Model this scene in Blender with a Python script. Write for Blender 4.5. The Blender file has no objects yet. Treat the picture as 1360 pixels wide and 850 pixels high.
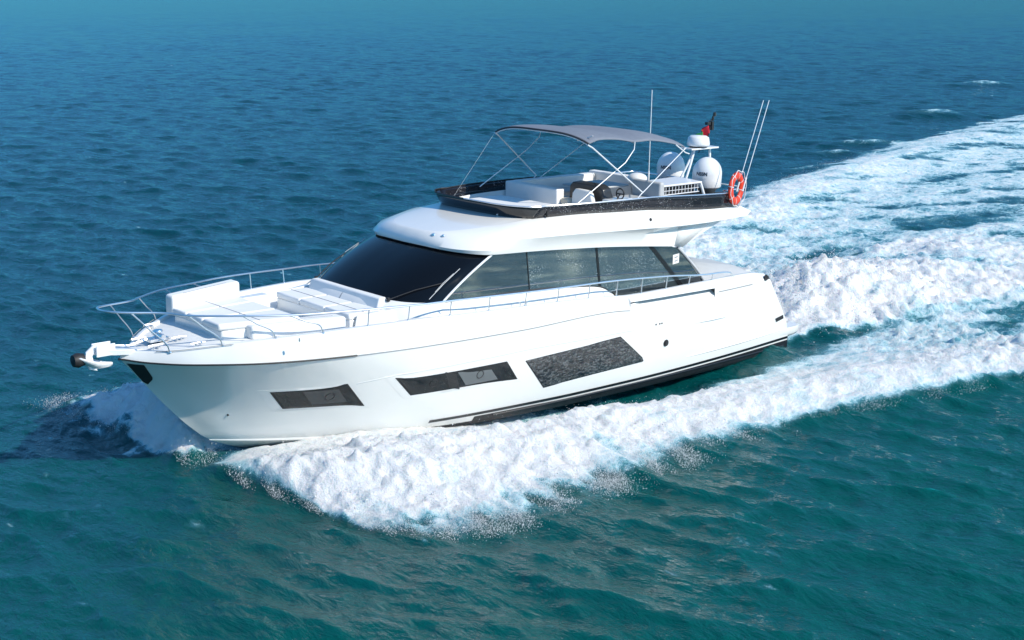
import bpy, bmesh, math, random
import numpy as np
from mathutils import Vector, Matrix
R = math.radians
random.seed(7); rng = np.random.default_rng(7)
S = bpy.context.scene

# ------------------------------------------------------------------ camera
def cam_basis(yaw, pitch, roll):
    cy, sy, cp, sp = math.cos(yaw), math.sin(yaw), math.cos(pitch), math.sin(pitch)
    f = Vector((cy*cp, sy*cp, -sp)); r = Vector((sy, -cy, 0)); u = r.cross(f)
    cr, sr = math.cos(roll), math.sin(roll)
    return cr*r+sr*u, -sr*r+cr*u, f
cd = bpy.data.cameras.new('camera'); cam = bpy.data.objects.new('camera', cd)
S.collection.objects.link(cam); S.camera = cam
r_, u_, f_ = cam_basis(R(-131.9325), R(13.7663), R(-0.09))
cam.matrix_world = Matrix(((r_.x, u_.x, -f_.x, 31.654), (r_.y, u_.y, -f_.y, 25.3146), (r_.z, u_.z, -f_.z, 10.0753), (0, 0, 0, 1)))
cd.sensor_width = 36; cd.lens = 1837.137/1360*36; cd.clip_end = 40000; cd.clip_start = .1
# ------------------------------------------------------------------ light
SUN_AZ, SUN_EL = R(108), R(38)
W = bpy.data.worlds.new('World'); S.world = W; W.use_nodes = True
nt = W.node_tree; nt.nodes.clear()
sky = nt.nodes.new('ShaderNodeTexSky'); sky.sky_type = 'NISHITA'; sky.sun_disc = False
sdir = Vector((math.cos(SUN_EL)*math.cos(SUN_AZ), math.cos(SUN_EL)*math.sin(SUN_AZ), math.sin(SUN_EL)))
sky.sun_elevation = SUN_EL; sky.sun_rotation = math.atan2(sdir.x, sdir.y)
sky.air_density = 1.0; sky.dust_density = 0.1; sky.ozone_density = 3.0
bg = nt.nodes.new('ShaderNodeBackground'); bg.inputs[1].default_value = .15
wo = nt.nodes.new('ShaderNodeOutputWorld')
tn = nt.nodes.new('ShaderNodeMix'); tn.data_type = 'RGBA'; tn.blend_type = 'MULTIPLY'; tn.inputs[0].default_value = 1
gz = nt.nodes.new('ShaderNodeSeparateXYZ'); tcw = nt.nodes.new('ShaderNodeTexCoord'); nt.links.new(tcw.outputs['Generated'], gz.inputs[0])
mr = nt.nodes.new('ShaderNodeMapRange'); mr.inputs[1].default_value = 0; mr.inputs[2].default_value = .5; mr.interpolation_type = 'SMOOTHSTEP'
nt.links.new(gz.outputs[2], mr.inputs[0])
tm = nt.nodes.new('ShaderNodeMix'); tm.data_type = 'RGBA'; tm.inputs[6].default_value = (.20, .40, .62, 1); tm.inputs[7].default_value = (.52, .95, 1.12, 1)
az = nt.nodes.new('ShaderNodeVectorMath'); az.operation = 'DOT_PRODUCT'; nt.links.new(tcw.outputs['Generated'], az.inputs[0]); az.inputs[1].default_value = (math.cos(SUN_AZ), math.sin(SUN_AZ), 0)
ma = nt.nodes.new('ShaderNodeMapRange'); ma.inputs[1].default_value = .1; ma.inputs[2].default_value = .9; nt.links.new(az.outputs['Value'], ma.inputs[0])
tl = nt.nodes.new('ShaderNodeMix'); tl.data_type = 'RGBA'; tl.inputs[6].default_value = (.05, .245, .46, 1); tl.inputs[7].default_value = (.85, 1.0, 1.1, 1)
nt.links.new(ma.outputs[0], tl.inputs[0]); nt.links.new(tl.outputs[2], tm.inputs[6])
nt.links.new(mr.outputs[0], tm.inputs[0]); nt.links.new(tm.outputs[2], tn.inputs[7])
nt.links.new(sky.outputs[0], tn.inputs[6]); nt.links.new(tn.outputs[2], bg.inputs[0]); nt.links.new(bg.outputs[0], wo.inputs[0])
sl = bpy.data.lights.new('sun', 'SUN'); sl.energy = 4.3; sl.angle = R(.5); sl.color = (1, .925, .81)
so = bpy.data.objects.new('sun', sl); S.collection.objects.link(so)
so.rotation_euler = sdir.to_track_quat('Z', 'Y').to_euler()
S.view_settings.view_transform = 'Standard'; S.view_settings.look = 'None'
S.view_settings.exposure = 0.24; S.view_settings.gamma = 1
S.render.engine = 'CYCLES'
S.cycles.sample_clamp_indirect = 4; S.cycles.max_bounces = 8; S.cycles.diffuse_bounces = 4; S.cycles.transparent_max_bounces = 12
S.cycles.caustics_reflective = False; S.cycles.caustics_refractive = False

# ------------------------------------------------------------------ helpers
COL = S.collection
def smooth(e0, e1, x):
    t = np.clip((x-e0)/(e1-e0), 0, 1); return t*t*(3-2*t)
def tag(o, label=None, cat=None, group=None, kind=None):
    if label: o['label'] = label
    if cat: o['category'] = cat
    if group: o['group'] = group
    if kind: o['kind'] = kind
    return o
class N:
    """tiny node helper"""
    def __init__(s, name):
        s.m = bpy.data.materials.new(name); s.m.use_nodes = True; s.t = s.m.node_tree; s.t.nodes.clear()
        s.out = s.t.nodes.new('ShaderNodeOutputMaterial')
    def n(s, typ, ins=None, **kw):
        nd = s.t.nodes.new('ShaderNode'+typ)
        for k, v in kw.items(): setattr(nd, k, v)
        for k, v in (ins or {}).items():
            if isinstance(v, bpy.types.NodeSocket): s.t.links.new(v, nd.inputs[k])
            else: nd.inputs[k].default_value = v
        return nd
    def math(s, op, a, b=0., c=None, clamp=False):
        ins = {0: a, 1: b}
        if c is not None: ins[2] = c
        return s.n('Math', ins, operation=op, use_clamp=clamp).outputs[0]
    def ramp(s, v, lo, hi, a=0., b=1.):
        return s.n('MapRange', {0: v, 1: lo, 2: hi, 3: a, 4: b}, interpolation_type='SMOOTHSTEP').outputs[0]
    def mixc(s, f, a, b):
        nd = s.n('Mix', data_type='RGBA')
        for i, v in ((0, f), (6, a), (7, b)):
            if isinstance(v, bpy.types.NodeSocket): s.t.links.new(v, nd.inputs[i])
            else: nd.inputs[i].default_value = v
        return nd.outputs[2]
    def noise(s, vec, scale, detail=4, rough=.5, dist=0):
        return s.n('TexNoise', {'Vector': vec, 'Scale': scale, 'Detail': detail, 'Roughness': rough, 'Distortion': dist}).outputs[0]
    def end(s, sh): s.t.links.new(sh, s.out.inputs[0]); return s.m
def c4(*c): return (*c, 1) if len(c) == 3 else c
def pmat(name, col, rough=.4, metal=0, coat=0, spec=.5, var=0, vscale=3, bump=0, bscale=40, ior=1.45):
    k = N(name); co = k.n('TexCoord').outputs['Object']
    p = k.n('BsdfPrincipled', {'Base Color': c4(*col), 'Roughness': rough, 'Metallic': metal, 'Coat Weight': coat, 'Coat Roughness': .06, 'IOR': ior, 'Specular IOR Level': spec})
    if var:
        nz = k.noise(co, vscale, 5, .6)
        f = k.ramp(nz, .35, .7)
        k.t.links.new(k.mixc(f, c4(*col), c4(*[x*(1-var) for x in col])), p.inputs['Base Color'])
        k.t.links.new(k.math('MULTIPLY_ADD', nz, .2, max(0, rough-.1)), p.inputs['Roughness'])
    if bump:
        b = k.n('Bump', {'Height': k.noise(co, bscale, 3), 'Strength': bump, 'Distance': .01})
        k.t.links.new(b.outputs[0], p.inputs['Normal'])
    return k.end(p.outputs[0])
M = {}
M['gel'] = pmat('white_gelcoat', (.80, .80, .775), .22, coat=.6, var=.035, vscale=1.2)
M['hullw'] = pmat('hull_gelcoat', (.80, .80, .77), .14, coat=.9, var=.03, vscale=.7)
M['deck'] = pmat('deck_nonskid', (.76, .77, .76), .55, var=.06, vscale=4, bump=.3, bscale=180)
M['cush'] = pmat('white_vinyl', (.80, .80, .785), .5, var=.05, vscale=2, bump=.15, bscale=25)
M['cushg'] = pmat('grey_vinyl', (.50, .52, .53), .5, var=.08, bump=.15, bscale=30)
M['tan'] = pmat('cream_locker', (.62, .57, .47), .5, var=.1)
M['black'] = pmat('black_paint', (.012, .013, .015), .2, coat=.5)
M['anti'] = pmat('antifouling', (.018, .020, .024), .32, var=.4, vscale=6)
M['rubber'] = pmat('black_rubber', (.02, .02, .022), .55)
M['steel'] = pmat('polished_steel', (.86, .87, .88), .28, metal=1)
M['steelw'] = pmat('white_tube', (.78, .80, .82), .25, coat=.4)
M['line'] = pmat('grey_seam', (.28, .29, .30), .5)
M['canvas'] = pmat('grey_canvas', (.18, .205, .25), .8, var=.08, vscale=8, bump=.2, bscale=15)
M['edge'] = pmat('dark_canvas_edge', (.05, .052, .06), .7)
M['red'] = pmat('orange_red_buoy', (.72, .055, .022), .45, var=.1)
M['flagr'] = pmat('flag_red', (.55, .02, .04), .8); M['flagg'] = pmat('flag_green', (.01, .20, .06), .8)
M['flagw'] = pmat('flag_white', (.75, .75, .75), .8); M['flagk'] = pmat('flag_black', (.02, .02, .02), .8)
M['dome'] = pmat('dome_white', (.78, .79, .80), .3, coat=.3)
M['galv'] = pmat('galvanised', (.62, .64, .64), .38, metal=.7, var=.2, vscale=20)
M['ink'] = pmat('dark_print', (.03, .03, .05), .6)
M['screen'] = pmat('dark_display', (.03, .033, .036), .25)
def glass(name, col, rough=.03, speck=0, clear=0, clearcol=(.1, .1, .1), sc=22, ior=1.55, painted_refl=0):
    k = N(name); co = k.n('TexCoord').outputs['Object']
    base = k.n('BsdfPrincipled', {'Base Color': c4(*col), 'Roughness': rough, 'IOR': ior, 'Specular IOR Level': .6}); sh = base.outputs[0]
    if clear:
        tr = k.n('BsdfTransparent', {0: c4(*clearcol)})
        sh = k.n('MixShader', {0: clear, 1: sh, 2: tr.outputs[0]}).outputs[0]
    if speck:
        v = k.n('TexVoronoi', {'Vector': co, 'Scale': sc}, feature='F1')
        d = k.noise(co, 1.3, 3, .6)
        size = k.math('MULTIPLY', k.ramp(d, .38, .62), speck)
        rnd = k.n('SeparateColor', {0: v.outputs['Color']})
        size = k.math('MULTIPLY', size, rnd.outputs[0])
        f = k.math('LESS_THAN', v.outputs['Distance'], size)
        df = k.n('BsdfPrincipled', {'Base Color': (.75, .78, .8, 1), 'Roughness': .25})
        f = k.math('MULTIPLY', f, .45)
        sh = k.n('MixShader', {0: f, 1: sh, 2: df.outputs[0]}).outputs[0]
    if painted_refl:  # pale streaks: reflection of foam and small waves painted onto the glass
        st = k.n('Mapping', {'Vector': co, 'Scale': (1, 1, 2.4)}).outputs[0]
        nz = k.noise(st, 9., 7, .66, 1.0)
        wf = k.n('BsdfPrincipled', {'Base Color': (.42, .45, .46, 1), 'Roughness': .3})
        sh = k.n('MixShader', {0: k.math('MULTIPLY', k.ramp(nz, .47, .62), painted_refl), 1: sh, 2: wf.outputs[0]}).outputs[0]
    return k.end(sh)
M['wind'] = glass('windscreen_glass', (.004, .005, .007), .04, ior=1.33)
M['sideA'] = glass('side_glass_dark', (.010, .014, .017), .02, ior=3.1)
M['sideB'] = glass('side_glass_wet', (.035, .05, .055), .03, speck=.36, ior=3.3, sc=42)
M['hwin'] = glass('hull_window_glass', (.010, .014, .016), .03, ior=1.42, speck=.15, sc=30)
M['hwin2'] = glass('hull_window_painted_refl', (.006, .007, .008), .03, ior=1.8, painted_refl=.26)
M['coamf'] = glass('smoked_windbreak_front', (.008, .009, .012), .05)
M['coam'] = glass('smoked_windbreak', (.02, .02, .026), .05, speck=.40, clear=.35, clearcol=(.35, .34, .36), sc=30)

class MB:
    def __init__(s): s.v = []; s.f = []
    def add(s, vs, fs):
        o = len(s.v); s.v += [tuple(map(float, p)) for p in vs]; s.f += [tuple(o+i for i in f) for f in fs]; return s
    def grid(s, rows, closed=False, flip=False):
        n = len(rows[0]); vs = [p for r in rows for p in r]; fs = []
        for i in range(len(rows)-1):
            for j in range(n if closed else n-1):
                a, b, c, d = i*n+j, i*n+(j+1) % n, (i+1)*n+(j+1) % n, (i+1)*n+j
                fs.append((a, d, c, b) if flip else (a, b, c, d))
        return s.add(vs, fs)
    def box(s, x0, x1, y0, y1, z0, z1, tx=0, ty=0):
        vs = [(x0, y0, z0), (x1, y0, z0), (x1, y1, z0), (x0, y1, z0), (x0+tx, y0+ty, z1), (x1-tx, y0+ty, z1), (x1-tx, y1-ty, z1), (x0+tx, y1-ty, z1)]
        return s.add(vs, [(3, 2, 1, 0), (4, 5, 6, 7), (0, 1, 5, 4), (1, 2, 6, 5), (2, 3, 7, 6), (3, 0, 4, 7)])
    def hexa(s, b, t):
        return s.add(list(b)+list(t), [(3, 2, 1, 0), (4, 5, 6, 7), (0, 1, 5, 4), (1, 2, 6, 5), (2, 3, 7, 6), (3, 0, 4, 7)])
    def prism(s, poly, vec):
        n = len(poly); v = Vector(vec); t = [tuple(Vector(p)+v) for p in poly]
        return s.add(list(poly)+t, [tuple(range(n-1, -1, -1)), tuple(range(n, 2*n))]+[(i, (i+1) % n, n+(i+1) % n, n+i) for i in range(n)])
    def tube(s, pts, r, n=10, caps=True):
        P = [Vector(p) for p in pts]; rr = r if isinstance(r, (list, tuple)) else [r]*len(P)
        rows = []; up = None
        for i, p in enumerate(P):
            d = (P[min(i+1, len(P)-1)]-P[max(i-1, 0)]).normalized()
            if up is None: up = Vector((0, 0, 1)) if abs(d.z) < .9 else Vector((1, 0, 0))
            a = d.cross(up).normalized(); up = a.cross(d).normalized()
            rows.append([tuple(p+rr[i]*(math.cos(2*math.pi*k/n)*a+math.sin(2*math.pi*k/n)*up)) for k in range(n)])
        s.grid(rows, closed=True)
        if caps:
            s.add(rows[0], [tuple(range(n))]); s.add(rows[-1], [tuple(range(n-1, -1, -1))])
        return s
    def lathe(s, prof, c, n=32, axis='z'):
        rows = []
        for (r, h) in prof:
            row = []
            for k in range(n):
                a = 2*math.pi*k/n; x, y, z = r*math.cos(a), r*math.sin(a), h
                if axis == 'y': x, y, z = x, h, y
                if axis == 'x': x, y, z = h, x, y
                row.append((c[0]+x, c[1]+y, c[2]+z))
            rows.append(row)
        return s.grid(rows, closed=True)
    def mirror(s):
        o = len(s.v); s.v += [(x, -y, z) for x, y, z in s.v]; s.f += [tuple(o+i for i in reversed(f)) for f in s.f]; return s
    def flipped(s):
        m = MB(); m.v = [(x, -y, z) for x, y, z in s.v]; m.f = [tuple(reversed(f)) for f in s.f]; return m
    def build(s, name, mat, parent=None, ang=35, bevel=0, seg=2, merge=True, sub=0, solid=0, label=None):
        me = bpy.data.meshes.new(name); me.from_pydata(s.v, [], s.f)
        b = bmesh.new(); b.from_mesh(me)
        if merge: bmesh.ops.remove_doubles(b, verts=b.verts, dist=1e-4)
        bmesh.ops.recalc_face_normals(b, faces=b.faces)
        b.to_mesh(me); b.free()
        for p in me.polygons: p.use_smooth = True
        me.set_sharp_from_angle(angle=R(ang))
        me.materials.append(M[mat] if isinstance(mat, str) else mat)
        o = bpy.data.objects.new(name, me); COL.objects.link(o)
        if parent: o.parent = parent
        if solid:
            md = o.modifiers.new('solid', 'SOLIDIFY'); md.thickness = solid; md.offset = 0
        if bevel:
            md = o.modifiers.new('bevel', 'BEVEL'); md.width = bevel; md.segments = seg; md.limit_method = 'ANGLE'; md.angle_limit = R(35)
        if sub:
            md = o.modifiers.new('sub', 'SUBSURF'); md.levels = md.render_levels = sub
        if label: o['label'] = label
        return o
def cr(pts, n=8):
    """Catmull-Rom through points"""
    P = np.array(pts, float); P = np.vstack([2*P[0]-P[1], P, 2*P[-1]-P[-2]]); out = []
    for i in range(1, len(P)-2):
        for k in range(n):
            t = k/n; p0, p1, p2, p3 = P[i-1:i+3]
            out.append(.5*((2*p1)+(-p0+p2)*t+(2*p0-5*p1+4*p2-p3)*t*t+(-p0+3*p1-3*p2+p3)*t**3))
    out.append(P[-2]); return [tuple(p) for p in out]
def bez(a, b, c, n=8):
    a, b, c = map(Vector, (a, b, c)); return [tuple((1-t)**2*a+2*t*(1-t)*b+t*t*c) for t in [k/n for k in range(n+1)]]
def lerp(a, b, t): return tuple(Vector(a)*(1-t)+Vector(b)*t)
def ip(x, xs, ys):
    o = np.argsort(xs); return float(np.interp(x, np.array(xs)[o], np.array(ys)[o]))
def sip(xs, ys):
    """smooth interpolator (monotone-ish cubic)"""
    xs = np.array(xs, float); ys = np.array(ys, float); o = np.argsort(xs); xs = xs[o]; ys = ys[o]
    h = np.diff(xs); d = np.diff(ys)/h; m = np.empty(len(xs)); m[0] = d[0]; m[-1] = d[-1]
    for i in range(1, len(xs)-1):
        m[i] = 0 if d[i-1]*d[i] <= 0 else (h[i-1]+h[i])/(h[i]/d[i-1]+h[i-1]/d[i]) if abs(d[i-1]+d[i]) > 0 else 0
    def f(x):
        x = min(max(float(x), xs[0]), xs[-1]); i = min(int(np.searchsorted(xs, x, 'right'))-1, len(xs)-2); i = max(i, 0)
        t = (x-xs[i])/h[i]; return float((2*t**3-3*t*t+1)*ys[i]+(t**3-2*t*t+t)*h[i]*m[i]+(-2*t**3+3*t*t)*ys[i+1]+(t**3-t*t)*h[i]*m[i+1])
    return f

# boat frame (trim 1.13 deg bow up, heel -0.53 deg)
TRIM, HEEL = R(1.132), R(-.535)
BOAT = Matrix.Rotation(-TRIM, 4, 'Y') @ Matrix.Rotation(HEEL, 4, 'X')
def empty(name, mat=None, parent=None):
    o = bpy.data.objects.new(name, None); COL.objects.link(o); o.empty_display_size = .3
    if mat is not None: o.matrix_world = mat
    if parent: o.parent = parent
    return o

# ================================================================== SEA
def perlin(x, y, seed):
    r = np.random.default_rng(seed); perm = r.permutation(4096); ga = r.random(4096)*2*np.pi
    gx, gy = np.cos(ga), np.sin(ga)
    xi = np.floor(x).astype(np.int64); yi = np.floor(y).astype(np.int64); xf = x-xi; yf = y-yi
    def h(a, b): return perm[(perm[a & 4095]+b) & 4095]
    def g(a, b, dx, dy):
        k = h(a, b); return gx[k]*dx+gy[k]*dy
    u = xf**3*(xf*(xf*6-15)+10); v = yf**3*(yf*(yf*6-15)+10)
    a = g(xi, yi, xf, yf); b = g(xi+1, yi, xf-1, yf); c = g(xi, yi+1, xf, yf-1); d = g(xi+1, yi+1, xf-1, yf-1)
    return ((a*(1-u)+b*u)*(1-v)+(c*(1-u)+d*u)*v)*1.5
def fbm(x, y, sc, oc, seed, ridge=False, gain=.5):
    o = 0; a = 1; t = 0
    for k in range(oc):
        p = perlin(x*sc*2**k+17.3*k, y*sc*2**k-9.1*k, seed+k)
        o = o+a*((1-2*np.abs(p)) if ridge else p); t += a; a *= gain
    return o/t
XS_OUT = [-400, -120, -58, -36, -23, -12, -1, 4, 6.5, 8.5, 11, 13.7, 15.4, 16.6, 17.3, 17.6, 17.9, 18.15]
YS_OUT = [60, 36, 26, 21, 17.3, 12.5, 8.9, 7.6, 6.7, 6.6, 6.7, 6.8, 6.8, 6.4, 5.3, 3.8, 2.0, .3]
def wake(x, y):
    """foam density 0..1 and height"""
    s = np.abs(y); n1 = fbm(x, y, .55, 4, 40); n2 = fbm(x, y, .16, 3, 60)
    out = np.interp(x, XS_OUT, YS_OUT)
    edge = out+n1*(.55+.02*np.maximum(0, -x))+n2*.7*smooth(17.5, 14, x)
    aft = np.maximum(0, -x)
    # outer lane (both sides)
    inner = np.interp(x, [-60, -20, -10, -4, 0, 3, 8, 18], [0, 0, 2.0, 2.8, 2.8, 2.9, 1.5, 0.])
    soft = .35+.03*aft
    soft = soft+.60*smooth(5, 12, x); lane = smooth(0, soft*2, edge-s+soft*.8)*smooth(-.5, .7, s-inner+n1*.5)
    front = smooth(18.1, 17.3, x)
    core = np.exp(-((s-(out-1.9-.03*aft))/(1.5+.05*aft))**2)          # thick breaking crest just inside the edge
    slick = smooth(1.3, .2, s-2.6)*smooth(12, 8, x)*smooth(-1, 1.5, x)*.55
    dl = (1-slick)*lane*front*np.interp(x, [-300, -60, -15, 0, 6, 9, 17.8], [.45, .68, .78, .80, .86, 1.0, 1.1])
    dl = dl+core*.18*lane*np.interp(x, [-60, 0, 18], [.5, 1, 1])
    # propeller wash
    wc = np.interp(x, [-300, -60, -20, -8, -2, .6], [18, 8, 4.6, 3.3, 2.3, 1.6])
    wash = smooth(1.0, -.2, (s-wc-n1*.6)/(.6+.03*aft))*smooth(1.2, .4, x)
    dw = wash*np.interp(x, [-300, -80, -25, -8, 0], [.5, .66, .82, 1.1, 1.2])
    # scattered foam between
    mid = smooth(.8, -.8, (s-edge))*smooth(1.0, -3., x)*np.interp(x, [-300, -60, -12, -5, 0], [.55, .76, .78, .66, .2])
    # far crest caps on the starboard shoulder
    cap = 0; hc = 0
    for (cx, cy, rr, hh) in ((-42.8, -24.6, 2.6, .75), (-63.5, -32.3, 3.4, .95), (-37.6, -22.9, 2.2, .45), (-95, -46, 4, .8), (-30, -19.3, 2.2, .4)):
        a = ((x-cx)*.75+(y-cy)*.66)/(rr*.5); b = (-(x-cx)*.66+(y-cy)*.75)/rr
        hc = hc+hh*np.exp(-a*a-b*b); cap = cap+.75*np.exp(-((a-.25)/.6)**2-(b/.7)**2)
    uu = s/np.maximum(out, .5)
    dl = dl-smooth(.02, .42, fbm(x*1.25, y*.8, .9, 4, 93))*.50*smooth(.5, .95, uu)*smooth(5, 9, x)
    D = np.maximum.reduce([dl, dw, mid, cap*.9])
    # holes (smooth dark slicks)
    hol = fbm(x*1.0+.5*y, y*1.5, .20, 3, 90)
    D = D-smooth(.10, .45, hol)*.38*smooth(3., -6., x)-smooth(.1, .5, fbm(x*.7, y*1.6, .6, 3, 95))*.25*smooth(3., -6., x)
    for (cx, cy, rx, ry) in ((-24.3, -5.2, 2.6, 1.2), (-20.5, -5.8, 3.0, .9), (-33, -13, 2.5, .8), (-12, -9.5, 1.8, .7)):
        D = D-.36*np.exp(-((x-cx)/rx)**2-((y-cy)/ry)**2)
    # height
    H = hc*.55
    arm = np.interp(x, XS_OUT, YS_OUT)*np.interp(x, [-30, 6, 12, 16, 17.8], [.88, .78, .62, .55, .5])
    amp = np.interp(x, [-200, -60, -20, 0, 6, 10, 13, 15.5, 17, 17.9, 18.4], [.15, .35, .35, .32, .30, .36, .50, .55, .42, .2, 0])
    wd = np.interp(x, [-60, 0, 8, 13, 18], [3., 1.7, 1.3, 1.7, 1.2])
    H = H+amp*np.exp(-((s-arm)/wd)**2)
    H = H+.34*np.exp(-((s-1.5)/1.4)**2)*smooth(18.1, 17.0, x)*smooth(12., 14.6, x)
    H = H-.34*np.exp(-((s-2.35)/.75)**2)*smooth(13.0, 10.5, x)*smooth(2.8, 6.5, x)+.22*np.exp(-((s-2.4)/.8)**2)*smooth(4, 1, x)*smooth(-2.5, -.5, x)      # sheet climbing the hull
    H = H-.16*np.exp(-((s-2.9)/.9)**2)*smooth(10, 7, x)*smooth(-5, 2, x)
    H = H+.90*np.exp(-((x+4.9)/2.9)**2-(s/2.0)**2)*smooth(-.3, -2.2, x)+.45*np.exp(-((x+12)/6)**2-(s/3.2)**2)
    H = H-.12*np.exp(-((x-.1)/1.2)**2-(s/2.0)**2)
    # billows
    dd = np.clip(D, 0, 1)
    bil = fbm(x, y, 1.1, 5, 140, True, .55)
    big = fbm(x, y, .42, 3, 160)
    tur = np.interp(x, [-200, -40, -10, 2, 7, 11, 17, 18], [.3, .45, .85, .75, .7, .95, .9, .5])
    turw = np.where(s < wc+.5, np.interp(x, [-60, -15, -5, -1.5, 0], [.4, 1.1, 1.9, 1.2, .2]), tur)
    nearh = 1-.6*smooth(1.6, .4, s-np.interp(x, [0, 12, 16, 18], [2.5, 2.3, 1.2, .2]))*smooth(-1, 1, x)
    H = H+nearh*dd*turw*(.16*bil+.20*big)+dd*.05
    spk = np.maximum(0, fbm(x, y, 3.6, 3, 210))**1.2*.8+.35*fbm(x*4.2+y*.6, y*1.1-x*.5, 1., 3, 220)
    H = H+nearh*dd*spk*np.interp(x, [-30, -8, -3, 1, 7, 11, 17, 18], [.1, .4, .55, .1, .2, .30, .32, .15])
    # shaded sheet thrown off the far side of the stem
    u = (-y-.2)/6.4; xc = 17.95-.55*u; e = np.exp(-((x-xc)/(.30+1.05*np.clip(u, 0, 1)))**2)*smooth(-.05, .06, u)*smooth(1.1, .6, u)
    H = H+.52*e*np.clip(.6+1.0*u, 0, 1)+e*(.50*fbm(x, y, 1.3, 4, 230)+.22*fbm(x*.6, y*1.4, 3.5, 3, 236))
    D = np.maximum(D, 1.15*smooth(.10, .75, e+.75*fbm(x*1.2, y*.7, 1.3, 5, 240, gain=.65)))
    return D, H
def build_sea():
    cx, cy = 36.0, 30.0
    rr = np.exp(np.arange(math.log(5.), math.log(26000.), .0029))
    yaw = R(-131.9)
    th = np.concatenate([np.linspace(-math.pi, -R(31), 80, endpoint=False), np.linspace(-R(31), R(31), 520), np.linspace(R(31), math.pi, 81)[1:]])
    nr, na = len(rr), len(th)
    A, Rr = np.meshgrid(th+yaw, rr); x = cx+Rr*np.cos(A); y = cy+Rr*np.sin(A)
    dth = np.gradient(th); cell = np.maximum(Rr*.0029, Rr*np.abs(dth)[None, :])
    x = x.ravel(); y = y.ravel(); cell = cell.ravel()
    D, H = wake(x, y)
    calm = 1-.75*np.clip(D, 0, 1)
    z = np.zeros_like(x); dx = np.zeros_like(x); dy = np.zeros_like(x)
    g = np.random.default_rng(3); NW = 190
    lam = np.exp(g.uniform(math.log(.34), math.log(6.5), NW)); ang = np.pi+R(12)+g.normal(0, R(27), NW)
    # gusts: patches of stronger and weaker ripple
    gust = 1+.35*fbm(x, y, .02, 3, 300)
    for l, a in zip(lam, ang):
        k = 2*np.pi/l; am = .0052*l**.66*np.exp(-(l/4.)**2)*g.uniform(.4, 1.5)
        if l < 1.2: am *= .9
        w = smooth(1.8, 3.8, l/cell)*am*gust*calm
        ph = k*(x*np.cos(a)+y*np.sin(a))+g.uniform(0, 6.28)
        sn = np.sin(ph); z += w*np.cos(ph); dx -= w*1.1*np.cos(a)*sn; dy -= w*1.1*np.sin(a)*sn
    hx = smooth(1500, 200, np.hypot(x-cx, y-cy))
    X = x+dx; Y = y+dy; Z = z+H*hx
    co = np.stack([X, Y, Z], 1).astype(np.float32)
    I = np.arange(nr*na).reshape(nr, na)
    q = np.stack([I[:-1, :-1], I[:-1, 1:], I[1:, 1:], I[1:, :-1]], -1).reshape(-1, 4)
    fm = D[q].mean(1) > .40
    def mk(name, quads, mat):
        used, inv = np.unique(quads, return_inverse=True); inv = inv.reshape(-1, 4)
        me = bpy.data.meshes.new(name)
        me.vertices.add(len(used)); me.vertices.foreach_set('co', co[used].ravel())
        me.loops.add(len(inv)*4); me.loops.foreach_set('vertex_index', inv.astype(np.int32).ravel())
        me.polygons.add(len(inv)); me.polygons.foreach_set('loop_start', np.arange(0, len(inv)*4, 4, dtype=np.int32))
        me.polygons.foreach_set('use_smooth', np.ones(len(inv), dtype=bool))
        at = me.attributes.new('foam', 'FLOAT', 'POINT'); at.data.foreach_set('value', D[used].astype(np.float32))
        me.update(calc_edges=True); me.materials.append(mat)
        o = bpy.data.objects.new(name, me); COL.objects.link(o); return o
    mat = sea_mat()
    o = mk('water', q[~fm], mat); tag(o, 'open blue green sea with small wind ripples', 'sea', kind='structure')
    f = mk('wake_foam', q[fm], mat); tag(f, 'white churned foam of the bow wave and wake around the moving yacht', 'foam', kind='stuff')
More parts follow.
